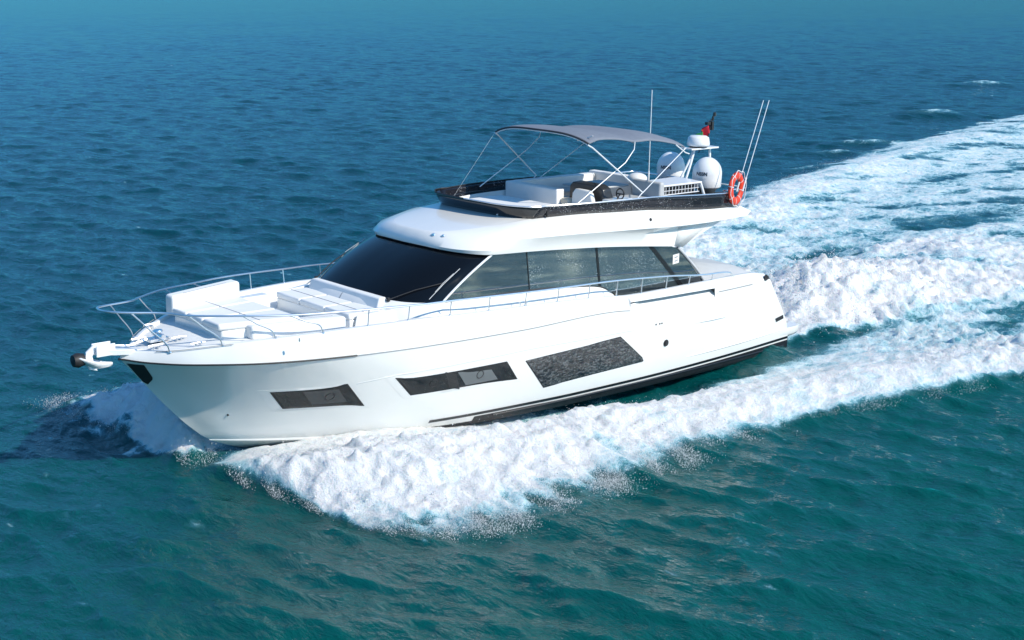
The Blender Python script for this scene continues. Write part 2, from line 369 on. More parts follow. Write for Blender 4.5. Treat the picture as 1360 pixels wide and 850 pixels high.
def sea_mat():
    k = N('sea_water'); geo = k.n('NewGeometry').outputs['Position']
    at = k.n('Attribute', attribute_name='foam').outputs['Fac']
    rot = k.n('Mapping', {'Vector': geo, 'Rotation': (0, 0, R(-10)), 'Scale': (1, .42, 1)}).outputs[0]
    n1 = k.noise(rot, 1.9, 6, .62, .4); n2 = k.noise(rot, 8.5, 4, .55, .3); n3 = k.noise(rot, .32, 3, .5)
    hgt = k.math('ADD', k.math('MULTIPLY', n1, .13), k.math('MULTIPLY', n2, .036))
    hgt = k.math('ADD', hgt, k.math('MULTIPLY', n3, .12)); hgt = k.math('ADD', hgt, k.math('MULTIPLY', k.noise(rot, 4.2, 3, .6, .5), .050))
    hgt = k.math('ADD', hgt, k.math('MULTIPLY', k.noise(rot, .85, 3, .6, .4), .13))
    bw = k.n('Bump', {'Height': hgt, 'Strength': .9, 'Distance': 1.0})
    # translucent teal body colour, brighter where air is mixed in
    aer = k.ramp(at, .15, .9)
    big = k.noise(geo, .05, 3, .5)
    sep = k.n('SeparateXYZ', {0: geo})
    grn = k.ramp(k.math('ADD', sep.outputs[1], k.math('MULTIPLY', k.math('SUBTRACT', big, .5), 40.)), -16., 14.)  # blue-to-green shift along y: change in reflection painted into the body colour
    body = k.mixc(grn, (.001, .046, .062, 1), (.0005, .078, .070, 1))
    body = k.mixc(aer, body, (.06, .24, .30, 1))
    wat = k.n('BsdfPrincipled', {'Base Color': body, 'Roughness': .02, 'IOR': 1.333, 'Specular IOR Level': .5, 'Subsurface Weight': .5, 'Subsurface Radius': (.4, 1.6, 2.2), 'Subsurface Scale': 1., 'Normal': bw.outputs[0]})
    # foam pattern
    warp = k.n('TexNoise', {'Vector': geo, 'Scale': 1.1, 'Detail': 3}).outputs['Color']
    wv = k.n('VectorMath', {0: warp, 1: (.5, .5, .5)}, operation='SUBTRACT').outputs[0]
    wv = k.n('VectorMath', {0: wv, 3: 1.2}, operation='SCALE').outputs[0]
    gp = k.n('VectorMath', {0: geo, 1: wv}, operation='ADD').outputs[0]
    st = k.n('Mapping', {'Vector': gp, 'Scale': (.62, 1.1, 1)}).outputs[0]
    fa = k.noise(st, 1.5, 9, .68, .6)
    vo = k.n('TexVoronoi', {'Vector': st, 'Scale': 2.6, 'Randomness': 1}, feature='DISTANCE_TO_EDGE').outputs['Distance']
    lace = k.ramp(vo, .0, .22, 1., 0.)
    fb = k.noise(geo, 14, 5, .7)
    pat = k.math('ADD', k.math('MULTIPLY', fa, .80), k.math('MULTIPLY', lace, .10))
    pat = k.math('ADD', pat, k.math('MULTIPLY', fb, .22)); pat = k.math('ADD', pat, k.math('MULTIPLY', k.math('SUBTRACT', k.noise(geo, 38, 3, .8), .5), k.ramp(at, .3, 1.0, .85, .25)))          # ~0.35..0.75
    th = k.math('SUBTRACT', 1.03, k.math('MULTIPLY', at, .80))
    dlt = k.math('SUBTRACT', pat, th)
    mask = k.ramp(dlt, -.10, .13)
    mask = k.math('MULTIPLY', mask, k.ramp(at, .02, .16))
    thick = k.ramp(dlt, -.02, .40)
    fc = k.mixc(thick, (.36, .64, .72, 1), (.91, .925, .92, 1))
    fbh = k.noise(geo, 5.5, 8, .72); fbh2 = k.noise(geo, 24, 4, .7)
    hb = k.math('ADD', k.math('MULTIPLY', fbh, .12), k.math('MULTIPLY', fbh2, .035))
    hb = k.math('ADD', hb, k.math('MULTIPLY', fa, .10))
    fbp = k.n('Bump', {'Height': hb, 'Strength': 1., 'Distance': 1.2})
    foam = k.n('BsdfPrincipled', {'Base Color': fc, 'Roughness': .75, 'Specular IOR Level': .25, 'Subsurface Weight': .45, 'Subsurface Radius': (.16, .22, .26), 'Subsurface Scale': .8, 'Normal': fbp.outputs[0]})
    return k.end(k.n('MixShader', {0: mask, 1: wat.outputs[0], 2: foam.outputs[0]}).outputs[0])
build_sea()

# ------------------------------------------------------------------ spray
def spray(name, pts, size, mat, label):
    n = len(pts); T = np.array([[1, 1, 1], [1, -1, -1], [-1, 1, -1], [-1, -1, 1]], float)/1.732
    q = rng.normal(size=(n, 4)); q /= np.linalg.norm(q, axis=1)[:, None]; w, a, b, c = q.T
    Rm = np.stack([1-2*(b*b+c*c), 2*(a*b-c*w), 2*(a*c+b*w), 2*(a*b+c*w), 1-2*(a*a+c*c), 2*(b*c-a*w), 2*(a*c-b*w), 2*(b*c+a*w), 1-2*(a*a+b*b)], 1).reshape(n, 3, 3)
    V = np.einsum('nij,kj->nki', Rm, T)*size[:, None, None]
    V = V*(1, 1, 1.5)+pts[:, None, :]
    F = (np.array([[0, 1, 2], [0, 3, 1], [0, 2, 3], [1, 3, 2]])[None]+4*np.arange(n)[:, None, None]).reshape(-1, 3)
    me = bpy.data.meshes.new(name); me.vertices.add(4*n); me.vertices.foreach_set('co', V.astype(np.float32).ravel())
    me.loops.add(len(F)*3); me.loops.foreach_set('vertex_index', F.astype(np.int32).ravel())
    me.polygons.add(len(F)); me.polygons.foreach_set('loop_start', np.arange(0, len(F)*3, 3, dtype=np.int32))
    me.polygons.foreach_set('use_smooth', np.ones(len(F), dtype=bool))
    me.update(calc_edges=True); me.materials.append(mat)
    o = bpy.data.objects.new(name, me); COL.objects.link(o); tag(o, label, 'spray', kind='stuff'); return o
def drop_mat():
    k = N('spray_drops')
    d = k.n('BsdfDiffuse', {0: (.95, .96, .97, 1)}); t = k.n('BsdfTranslucent', {0: (.93, .95, .97, 1)})
    return k.end(k.n('MixShader', {0: .5, 1: d.outputs[0], 2: t.outputs[0]}).outputs[0])
DM = drop_mat()
def reject(P, fn, keep):
    return P[fn(P) > keep]
# port bow wave: droplets thrown off the crest
def bow_cloud(n, side):
    x = 18.0-11.5*rng.beta(1.1, 1.5, n); out = np.interp(x, XS_OUT, YS_OUT)
    u = 1.02-rng.exponential(.15, n); u = np.clip(u, 0, 1.12); hb = np.interp(x, [6, 12, 14, 16, 17.6], [2.75, 2.3, 1.8, 1.2, .3])
    y = hb+(out+.12-hb)*u+rng.normal(0, .22, n)
    _, H = wake(x, y*side)
    k = np.interp(x, [6, 10, 14, 17.2, 18], [.05, .09, .15, .17, .12])*(.6+1.6*np.maximum(0, fbm(x*2.2, y, 1.3, 2, 610)))
    z = H+rng.exponential(1, n)*k*np.clip(1.15-np.abs(u-.6), .2, 1)-.02
    P = np.stack([x, y*side, z], 1)
    c = fbm(x*1.3, y*.8+z, 1.3, 3, 500)*1.3+rng.normal(0, .12, n)-.12*smooth(.9, 1.05, u)
    return P[(c > -.05) & (z < H+.6)]
P1 = bow_cloud(120000, 1)
spray('bow_spray', P1, rng.lognormal(-5.55, .55, len(P1)), DM, 'white spray thrown up along the near side of the bow wave')
# far side of the bow, in the hull's shade: a fan of fine drops
n = 90000
u = rng.random(n)**.8                                              # 0 at the stem, 1 at the tip of the fan
ps = rng.random(n)                                                 # across: 0 forward edge, 1 aft edge
x = 17.95+(.9-2.3*ps)*u-.5*u*ps+rng.normal(0, .10, n); y = -.15-u*(5.2+1.5*(1-ps))+rng.normal(0, .15, n)
z = .05+rng.random(n)**1.3*(1.1*(u*(1.05-u))**.6)*(.55+.5*ps)+rng.normal(0, .04, n)
c = fbm(x*1.3, y+z, 1.0, 4, 700)*1.1+rng.normal(0, .22, n)
n2 = 60000; u2 = rng.random(n2); xk = 17.5+.8*rng.random(n2)-.9*u2; yk = -.1-4.6*u2+rng.normal(0, .25, n2); zk = .04+rng.exponential(.14, n2)*(1.2-u2)
ck = fbm(xk, yk, 1.0, 4, 730)*1.2+rng.normal(0, .2, n2)+.1*(1-2*u2)
x, y, z, c = [np.concatenate(v) for v in ((x, xk), (y, yk), (z, zk), (c, np.where(ck > 0, 9., -9.)))]; u = np.concatenate((u, u2))
P2 = np.stack([x, y, z], 1)[(c > -.30+.60*u**2.5) & (z > 0)]
spray('bow_spray', P2, rng.lognormal(-5.35, .5, len(P2)), DM, 'fine shaded blue spray fanning out beyond the stem')
# stern wash
n = 14000
x = 0.2-10*rng.beta(1.3, 2.2, n); y = rng.normal(0, 1, n)*np.interp(x, [-10, -4, .2], [2.2, 1.5, 1.1])
_, H = wake(x, y); z = H+rng.exponential(.16, n)*np.interp(x, [-10, -4, .2], [.5, 1.3, .6])
c = fbm(x, y+z, 1.2, 3, 800)+rng.normal(0, .2, n)
P3 = np.stack([x, y, z], 1)[c > .1]
spray('stern_spray', P3, rng.gamma(3., .0036, len(P3)), DM, 'white spray boiling up behind the swim platform')
# ragged droplets along the outer edges of the wake
n = 80000
x = 8-45*rng.beta(1, 1.6, n); sd = np.where(rng.random(n) < .6, 1, -1); s = np.interp(x, XS_OUT, YS_OUT)-rng.exponential(.9, n)+.05
_, H = wake(x, s*sd); z = H+rng.exponential(.06, n)
c = fbm(x, s, .9, 3, 900)+rng.normal(0, .15, n); P4 = np.stack([x, s*sd, z], 1)[c > .02]
spray('wake_spray', P4, rng.lognormal(-5.55, .5, len(P4)), DM, 'low droplets jumping along the outer edges of the wake')


# ------------------------------------------------------------------ far shore seen only mirrored in the glass
q = MB(); g = np.random.default_rng(11); a = 96.
while a < 168:
    w = g.uniform(.15, .6); hgt = g.uniform(8, 30)*(1.9 if g.random() < .12 else 1); d = g.uniform(1250, 1500); wd = R(w)*d*.5
    c = Vector((10+d*math.cos(R(a)), d*math.sin(R(a)), 0)); t = Vector((-math.sin(R(a)), math.cos(R(a)), 0)); o = Vector((math.cos(R(a)), math.sin(R(a)), 0))*30
    b4 = [tuple(c+t*wd), tuple(c-t*wd), tuple(c-t*wd+o), tuple(c+t*wd+o)]; q.hexa(b4, [(p[0], p[1], hgt) for p in b4]); a += w*g.uniform(.7, 1.1)
o = q.build('far_shore', pmat('far_shore_grey', (.10, .13, .15), .9), merge=False); tag(o, kind='stuff', label='far harbour skyline mirrored in the side windows', cat='skyline')
# ================================================================== YACHT
yacht = empty('motor_yacht', BOAT)
tag(yacht, 'white flybridge motor yacht with dark windows speeding through the sea', 'yacht')
def pair(q, nm, mt, par, **k):
    return [q.build(nm, mt, par, **k), q.flipped().build(nm, mt, par, **k)]
M['blind'] = glass('glass_over_blind', (.12, .135, .14), .05, ior=1.5); M['blindd'] = glass('glass_over_bunk', (.035, .042, .045), .05, ior=1.5)
# ---- hull lines
_st = sip([-.6, -.3, 0, .2, .52, 1.05, 1.74, 2.3, 2.6], [15.2, 16.3, 17.2, 17.65, 18.05, 18.56, 19.14, 19.6, 19.8])
def stem(z): return _st(z)
_R = sip([0, .15, .4, .8, 1.3, 2.15, 3.3, 4.4, 5.6, 7.1, 8.6, 12, 15.6, 17.8, 20], [0, .25, .56, 1.0, 1.38, 1.88, 2.27, 2.48, 2.61, 2.68, 2.70, 2.70, 2.65, 2.52, 2.38])
_Mi = sip([0, .4, 1, 2, 3, 4, 5, 6.5, 8, 11.5, 15, 17.2, 19.2], [0, .36, .81, 1.44, 1.89, 2.21, 2.42, 2.56, 2.615, 2.655, 2.62, 2.5, 2.38])
_C = sip([0, .3, .65, 1.65, 2.3, 3.25, 4, 5.7, 8.7, 12.7, 17.5], [0, .2, .42, .95, 1.24, 1.61, 1.8, 2.1, 2.35, 2.42, 2.33])
zR = sip([0, 1.8, 4.1, 4.3, 7.45, 7.6, 11, 14, 16.3, 18.3, 19.2, 19.6], [2.15, 2.16, 2.14, 1.97, 2.09, 2.12, 2.15, 2.19, 2.23, 2.25, 2.26, 2.30])
zC = sip([0, 12, 14.4, 15.4, 16.4, 17.65], [-.02, .0, .05, .10, .15, .20])
zcap = sip([0, 1.9, 2.4, 4.8, 7.4, 7.9, 8.8, 10, 12, 13, 14, 15, 17, 18, 19, 19.6], [2.26, 2.30, 2.38, 2.42, 2.44, 2.48, 2.55, 2.62, 2.69, 2.73, 2.77, 2.77, 2.72, 2.64, 2.50, 2.42])
def hull_y(x, z):
    d = max(0., stem(z)-x); v = (z-zC(x))/(2.25-zC(x)); v = max(0, min(1.1, v)); m = .64
    a, b, c = _C(d), _Mi(d), _R(d)
    return a*(v-m)*(v-1)/((-m)*(-1))+b*v*(v-1)/(m*(m-1))+c*v*(v-m)/((1)*(1-m))
def rub_y(x): return _R(max(0., stem(zR(x))-x))
def cap_y(x): return max(0., rub_y(x)-.13)
def xe(z): return ip(z, [-.7, .43, .85, 2.25, 2.4], [.55, .62, .79, 1.84, 1.95])
NT = 90
def tspace(k, n, p=1.6): return 1-(1-k/n)**p if False else (k/n)**p
def hull_grid(vs, zf0, zf1, off=0, x1=None, x0=None):
    rows = []
    for v in vs:
        row = []
        for k in range(NT+1):
            t = (k/NT)**1.5
            z = zf0(18)*(1-v)+zf1(19)*v
            for _ in range(4):
                xs = stem(z) if x1 is None else x1; xend = xe(z) if x0 is None else x0
                x = xs+(xend-xs)*t; z = zf0(x)*(1-v)+zf1(x)*v
            y = hull_y(x, z)
            row.append((x, y+off if k or x1 is not None else y, z))
        rows.append(row)
    return rows
VL = [i/26 for i in range(27)]
h = MB(); hg = hull_grid(VL, zC, zR); h.grid(hg); h.mirror()
h.build('hull', 'hullw', yacht, ang=40)
# bottom: chine down to keel
keel_z = sip([.5, 8, 13, 15, 16.3, 17.2, 17.65], [-.75, -.75, -.7, -.55, -.3, 0, .2])
b = MB(); rows = []
ch = hg[0]
for v in [0, .06, .35, .7, 1]:
    row = []
    for (x, y, z) in ch:
        yy = y*(1-v) if v > .06 else y*(1-.02*v/.06)
        zz = z+(keel_z(x)-z)*v**.9-(.0 if v == 0 else .02)
        row.append((x, max(0, yy), zz))
    rows.append(row)
kf = max(i for i in range(len(ch)) if ch[i][0] > 13.4)
b.grid([r[kf:] for r in rows]); b.mirror(); b.build('hull_bottom', 'anti', yacht)
b = MB(); b.grid([r[:kf+1] for r in rows]); b.mirror(); b.build('forefoot', 'hullw', yacht)
# boot stripes (proud shells)
zb = sip([.5, 2, 4.2, 7.1, 9, 10.7, 12.5, 13.3], [.36, .32, .27, .235, .235, .245, .24, .235])
for nm, mt, a0, a1, xf in (('boot_stripe', 'black', -.075, 0, 13.2), ('bottom_paint', 'anti', None, -.115, 12.0)):
    q = MB(); fa = (lambda x, a=a0: zb(x)+a) if a0 is not None else (lambda x: zC(x)-.005)
    fb = lambda x, a=a1: zb(x)+a
    g = hull_grid([0, .5, 1], fa, fb, .007, x1=xf, x0=None)
    # taper to a point forward
    for r in g:
        for i, (x, y, z) in enumerate(r):
            f = min(1, (xf-x)/2.2); mid = g[-1][i][2]
            if nm == 'boot_stripe': pass
    q.grid(g); pair(q, nm, mt, yacht)
# spray rail near the chine
q = MB()
pts = [(x, hull_y(x, .1)+.03, .1+.01*(8-x)/8) for x in np.linspace(11.5, .8, 40)]
q.tube(pts, .022, 6); pair(q, 'spray_rail', 'anti', yacht)
q = MB(); pts = [(x, hull_y(x, .52)+.004+.05*math.sin(math.pi*(5.1-x)/4.3)**.6, .50+.02*(5-x)) for x in np.linspace(5.1, .85, 24)]
rows = [[(p[0], p[1]-.05, p[2]+.05) for p in pts], pts, [(p[0], p[1]-.05, p[2]-.04) for p in pts]]
q.grid(rows); pair(q, 'quarter_rail', 'hullw', yacht)
# ---- bulwark
def blow(x): return zR(x) if not (4.25 < x < 7.5) else ip(x, [4.25, 7.5], [2.245, 2.31])
xsb = sorted(set([round(v, 3) for v in list(np.linspace(1.9, 19.55, 110))+[4.24, 4.26, 7.49, 7.51, 19.3, 19.45]]), reverse=True)
b = MB(); rows = []
def bul(v, x):
    z0, z1 = blow(x), max(zcap(x), blow(x)+.04); y0, y1 = rub_y(x), cap_y(x)
    z = z0+(z1-z0)*v; y = y0+(y1-y0)*(v*.35+.65*v*v) if v < 1 else y1
    return (x+(.0), y, z)
for v in [0, .15, .35, .55, .75, .9, 1]: rows.append([(19.62-.06*v, 0, 2.3+.12*v)]+[bul(v, x) for x in xsb])
rows.append([(19.5, 0, 2.43)]+[(x, max(0, cap_y(x)-.06), zcap(x)+.012) for x in xsb])
rows.append([(19.44, 0, 2.42)]+[(x, max(0, cap_y(x)-.13), zcap(x)+.004) for x in xsb])
rows.append([(19.44, 0, 2.36)]+[(x, max(0, cap_y(x)-.15), zcap(x)-.32 if x < 16.5 else zcap(x)-.08) for x in xsb])
b.grid(rows); b.mirror(); b.build('bulwark', 'gel', yacht, ang=50)
# rub strake line
q = MB(); q.tube([(19.64, 0, 2.30)]+[(x, rub_y(x)+.008, zR(x)) for x in xsb if x > 15.5], .018, 6); q.mirror()
q.build('rub_rail', 'rubber', yacht)
q = MB(); q.tube([(x, rub_y(x)+.004, zR(x)) for x in xsb if 7.5 < x < 15.6], .009, 6); pair(q, 'sheer_seam', 'line', yacht)
q = MB(); q.tube([(x, hull_y(x, z)+.002, z) for x, z in [(v, ip(v, [7.3, 10.8, 14.4, 15.3], [1.57, 1.64, 1.60, 1.50])) for v in np.linspace(15.3, 7.3, 40)]], .008, 6); pair(q, 'hull_crease', pmat('crease_shadowline', (.55, .57, .57), .4), yacht)
# side recess below the cap (x 4.3 .. 7.5)
q = MB(); xs = np.linspace(7.5, 4.2, 20)
q.grid([[(x, hull_y(x, zR(x)) if True else 0, zR(x)) for x in xs], [(x, rub_y(x)-.20*smooth(7.5, 6.9, x), ip(x, [4.2, 7.5], [2.19, 2.27])) for x in xs]]); pair(q, 'side_recess', 'gel', yacht)
q = MB(); q.grid([[(x, rub_y(x)-.20*smooth(7.5, 6.9, x), ip(x, [4.2, 7.5], [2.19, 2.27])) for x in xs], [(x, rub_y(x)-.05, ip(x, [4.2, 7.5], [2.25, 2.315])) for x in xs]]); pair(q, 'scupper_slot', 'black', yacht)
# mouldings and fittings on the side
def patch(poly, off, nx=14, nz=6):
    """polygon in (x,z) laid on the hull side, as rows of constant z"""
    zs = [p[1] for p in poly]; z0, z1 = min(zs), max(zs); rows = []
    for k in range(nz+1):
        z = z0+(z1-z0)*(k/nz); z = min(max(z, z0+1e-4), z1-1e-4); hit = []
        for i in range(len(poly)):
            (xa, za), (xb, zbb) = poly[i], poly[(i+1) % len(poly)]
            if (za-z)*(zbb-z) < 0: hit.append(xa+(xb-xa)*(z-za)/(zbb-za))
        hi, lo = max(hit), min(hit)
        rows.append([(hi+(lo-hi)*j/nx, hull_y(hi+(lo-hi)*j/nx, z)+off, z) for j in range(nx+1)])
    return MB().grid(rows)
def inset(poly, d):
    """grow polygon by d"""
    c = np.mean(poly, 0); out = []
    n = len(poly)
    for i in range(n):
        p0, p1, p2 = np.array(poly[i-1]), np.array(poly[i]), np.array(poly[(i+1) % n])
        a = (p1-p0)/np.linalg.norm(p1-p0); b2 = (p2-p1)/np.linalg.norm(p2-p1)
        na = np.array([a[1], -a[0]]); nb = np.array([b2[1], -b2[0]])
        if np.dot(na, p1-c) < 0: na, nb = -na, -nb
        bi = na+nb; bi /= np.linalg.norm(bi); out.append(tuple(p1+bi*d/max(.35, np.dot(bi, na))))
    return out
WIN = [([(16.97, 1.48), (15.51, 1.485), (15.01, .92), (16.51, .94)], 'fwd'),
       ([(14.37, 1.49), (11.50, 1.46), (11.11, .98), (13.87, .985)], 'mid'),
       ([(10.94, 1.46), (7.78, 1.465), (6.78, .705), (6.92, .585), (10.14, .578)], 'aft')]
for side in (1, -1):
    for poly, kind in WIN:
        fr = patch(inset(poly, .035 if kind != 'aft' else .02), .006, 16, 8)
        gl = patch(poly, .012, 20, 10)
        if side < 0: fr, gl = fr.flipped(), gl.flipped()
        w = gl.build('hull_window', 'hwin2' if kind == 'aft' else 'hwin', yacht)
        fr.build('window_gasket', 'rubber', w)
        if kind != 'aft':
            rc = MB(); big = inset(poly, .11); big = [(a+(.10 if i in (0, 3) else 0), c) for i, (a, c) in enumerate(big)]
            rp = patch(big, .003, 16, 8); rp = rp.flipped() if side < 0 else rp
            rp.build('window_surround', 'gel', w)
            for (px, pz) in ([(15.76, 1.22)] if kind == 'fwd' else [(13.45, 1.25), (12.2, 1.26)]):
                rg = MB(); yy = hull_y(px, pz)+.014; n_ = 24
                tor = []
                for k in range(n_+1):
                    a = 2*math.pi*k/n_; xx, zz = px+.09*math.cos(a), pz+.09*math.sin(a); tor.append((xx, hull_y(xx, zz)+.012, zz))
                rg.tube(tor, .010, 6, caps=False)
                if side < 0: rg = rg.flipped()
                rg.build('opening_port', 'rubber', w)
            pp = [(16.35, 1.40), (15.65, 1.40), (15.35, 1.04), (16.05, 1.04)] if kind == 'fwd' else [(12.85, 1.42), (11.95, 1.40), (11.65, 1.05), (12.55, 1.05)]
            cu_ = patch(pp, .0135, 6, 4); cu_ = cu_.flipped() if side < 0 else cu_
            cu_.build('cabin_blind', 'blind' if kind == 'mid' else 'blindd', w)
            if kind == 'mid':
                dv = patch([(13.20, 1.48), (12.93, 1.475), (12.70, .985), (12.97, .986)], .0145, 4, 6)
                if side < 0: dv = dv.flipped()
                dv.build('window_divider', 'black', w)
    def add(mb, nm, mt, **k):
        (mb if side > 0 else mb.flipped()).build(nm, mt, yacht, **k)
    # exhaust port, fairlead, vent slot
    q = MB(); q.lathe([(.0, .03), (.055, .03), (.06, .012), (.085, .02), (.095, 0)], (6.03, hull_y(6.03, 1.04), 1.04), 24, 'y'); add(q, 'exhaust_port', 'rubber')
    q = MB(); q.lathe([(.0, .02), (.05, .02), (.075, .03), (.09, 0)], (1.98, hull_y(1.98, 2.2)-.0, 2.22), 24, 'y'); add(q, 'mooring_fairlead', 'rubber')
    add(patch([(1.35, .99), (.98, 1.03), (.93, .90), (1.28, .86)], .012, 4, 3), 'vent_slot', 'rubber')
    q = MB(); q.tube([(x, hull_y(x, 2.1)+.004, 2.125) for x in np.linspace(4.1, 2.6, 12)], .013, 6); add(q, 'moulding_line', 'line')
    q = MB()
    a = [(x, hull_y(x, 1.44)+.003, 1.455) for x in np.linspace(4.95, 3.7, 12)]
    bb = [(x, hull_y(x, 1.44)+.05*smooth(4.95, 4.3, x)*smooth(3.62, 3.8, x)+.004, 1.41) for x in np.linspace(4.95, 3.7, 12)]
    cc = [(x, hull_y(x, 1.36)+.003, 1.375) for x in np.linspace(4.95, 3.7, 12)]
    q.grid([a, bb, cc]); add(q, 'side_moulding', 'gel')
    for px in (6.5, 6.36, 6.28):
        q = MB(); q.lathe([(0, .012), (.02, .01), (.026, 0)], (px, hull_y(px, 1.6), 1.6), 12, 'y'); add(q, 'hull_fitting', 'rubber')
    q = MB(); q.lathe([(0, .012), (.025, .01), (.03, 0)], (17.51, hull_y(17.51, .86), .86), 12, 'y'); add(q, 'hull_fitting', 'rubber')
    # anchor pocket on the stem
    add(patch([(19.50, 2.20), (19.28, 2.20), (19.02, 1.84), (19.05, 1.68), (19.12, 1.72)], .012, 6, 8), 'anchor_pocket', 'rubber')
# ---- transom, platform, cockpit
q = MB(); q.grid([[(xe(z), s*(hull_y(xe(z), z)-.005), z) for s in (1, .5, 0, -.5, -1)] for z in (-.6, .43, .85, 1.5, 2.25)])
q.build('transom', 'gel', yacht)
q = MB(); q.grid([[(x, s*w, .60) for s in (1, .97, .5, 0, -.5, -.97, -1)] for x, w in ((.95, 2.40), (.30, 2.39), (.05, 2.32), (.01, 2.2))])
q.grid([[(x, s*w, .60) for s in (1, -1)] for x, w in ((.01, 2.2), (.0, 2.1))])
rim = [(1.25, 2.40), (.95, 2.405), (.30, 2.395), (.05, 2.325), (.0, 2.15), (.0, 0)]
rows = [[(x, y, z) for x, y in rim] for z in (.60, .56, .42)]+[[(x+.03, y*.985, .35) for x, y in rim]]+[[(x+.5, y*.9, .2) for x, y in rim]]
q2 = MB(); q2.grid(rows); q2.mirror(); q.add(q2.v, q2.f)
q.build('swim_platform', 'gel', yacht, ang=50)
q = MB(); q.box(.12, .78, -2.0, 2.0, .603, .615); q.build('platform_teak', pmat('teak_grey', (.42, .36, .28), .6, var=.25, vscale=12), yacht)
q = MB(); q.box(1.7, 5.0, -2.45, 2.45, 1.15, 1.25); q.build('cockpit_sole', pmat('teak_deck', (.40, .33, .25), .6, var=.25, vscale=10), yacht)
q = MB(); q.box(1.75, 2.35, -1.6, 1.6, 1.25, 1.72); q.box(1.55, 1.80, -1.7, 1.7, 1.25, 2.28, 0, 0); q.build('cockpit_settee', 'cushg', yacht, bevel=.05, seg=3)
# side coamings inside the quarter with a grey cover seen over the cap
q = MB(); q.hexa([(1.7, .2, 2.15), (4.0, .2, 2.15), (4.0, 2.1, 2.15), (1.7, 2.1, 2.15)], [(2.1, .5, 2.45), (3.7, .5, 2.62), (3.7, 1.5, 2.55), (2.1, 1.6, 2.42)])
q.build('cockpit_cover', 'cushg', yacht, bevel=.08, seg=3)
# ---- decks
q = MB(); xs = np.linspace(19.42, 4.9, 70)
def dz(x): return ip(x, [19.5, 18, 17, 16.3, 15.5, 8.2, 7.4, 6.2, 4.9], [2.37, 2.585, 2.63, 2.56, 2.46, 2.32, 2.1, 1.62, 1.55])
q.grid([[(x, s*max(.0, cap_y(x)-.10), dz(x)+.05*(1-s*s)*(1 if x > 17.5 else 0)) for s in (1, .75, .5, .25, 0, -.25, -.5, -.75, -1)] for x in xs])
q.build('deck', 'deck', yacht)
# toe grooves near the bow (port and starboard)
for side in (1, -1):
    for off, x0, x1 in ((.10, 19.1, 17.9), (.035, 19.3, 18.0)):
        q = MB(); q.tube([(x, side*(cap_y(x)-.02+off-.03), zcap(x)+.005-(.10 if off < .05 else 0)) for x in np.linspace(x0, x1, 12)], .007, 5); q.build('toe_groove', 'line', yacht)
# ---- superstructure
WB = cr([(14.02, 0, 3.02), (14.0, .6, 3.02), (13.93, 1.15, 3.0), (13.72, 1.6, 2.97), (13.32, 1.93, 2.95), (12.92, 2.06, 2.94)], 6)
WT = cr([(12.34, 0, 3.93), (12.31, .6, 3.93), (12.22, 1.1, 3.91), (12.03, 1.52, 3.88), (11.75, 1.84, 3.85), (11.46, 2.0, 3.82)], 6)
def bulge(a, b_, t, amt=.06):
    p = Vector(lerp(a, b_, t)); return tuple(p+Vector((.6, 0, 1))*amt*4*t*(1-t))
g = MB(); g.grid([[bulge(WB[i], WT[i], t) for i in range(len(WB))] for t in [k/8 for k in range(9)]]); g.mirror()
ws = g.build('windscreen', 'wind', yacht)
for s in (1, -1):
    q = MB(); q.tube([tuple(Vector(bulge((13.99, s*.46, 3.01), (12.32, s*.40, 3.93), t))+Vector((-.004, 0, -.001))) for t in [k/8 for k in range(9)]], .009, 6); q.build('glass_seam', 'rubber', ws)
    # A pillar trim
    q = MB(); a = [Vector(bulge(WB[-1], WT[-1], t, .03)) for t in [k/8 for k in range(9)]]
    q.tube([(p.x-.01, p.y+.012, p.z+.01) for p in a], .026, 8)
    (q if s > 0 else q.flipped()).build('pillar_trim', 'steelw', ws)
# wipers
for s in (1, -1):
    w = MB(); base = Vector((13.88, 1.30, 3.02)) if s > 0 else Vector((13.9, -1.12, 3.02))
    def on(u, v):
        i = min(len(WB)-1.001, abs(u)*(len(WB)-1)); k = int(i); f = i-k
        A = Vector(lerp(WB[k], WB[k+1], f)); B_ = Vector(lerp(WT[k], WT[k+1], f)); p = Vector(bulge(A, B_, v)); p.y *= (1 if u >= 0 else -1)
        return p+Vector((.035, 0, .045))
    if s > 0: b0, a1, e0, e1 = on(.50, -.02), on(.85, .33), on(.845, .03), on(.86, .62)
    else: b0, a1, e0, e1 = on(-.55, -.02), on(-.80, .42), on(-.92, .08), on(-.80, .78)
    w.tube([tuple(b0), tuple((b0+a1)/2+Vector((.03, 0, .03))), tuple(a1)], .013, 6)
    w.lathe([(0, .06), (.035, .05), (.045, 0), (.045, -.03)], tuple(b0), 12)
    wo_ = w.build('wiper', 'rubber', ws)
    bl = MB(); d = (e1-e0)
    bl.tube([tuple(e0), tuple(e0+d*.5+Vector((.01, 0, .015))), tuple(e1)], .008, 6)
    bl.tube([tuple(e0+d*.2+Vector((.02, .015, .03))), tuple(a1+Vector((0, 0, .02))), tuple(e0+d*.8+Vector((.02, .015, .03)))], .006, 5)
    bl.build('wiper_blade', 'cushg', wo_)
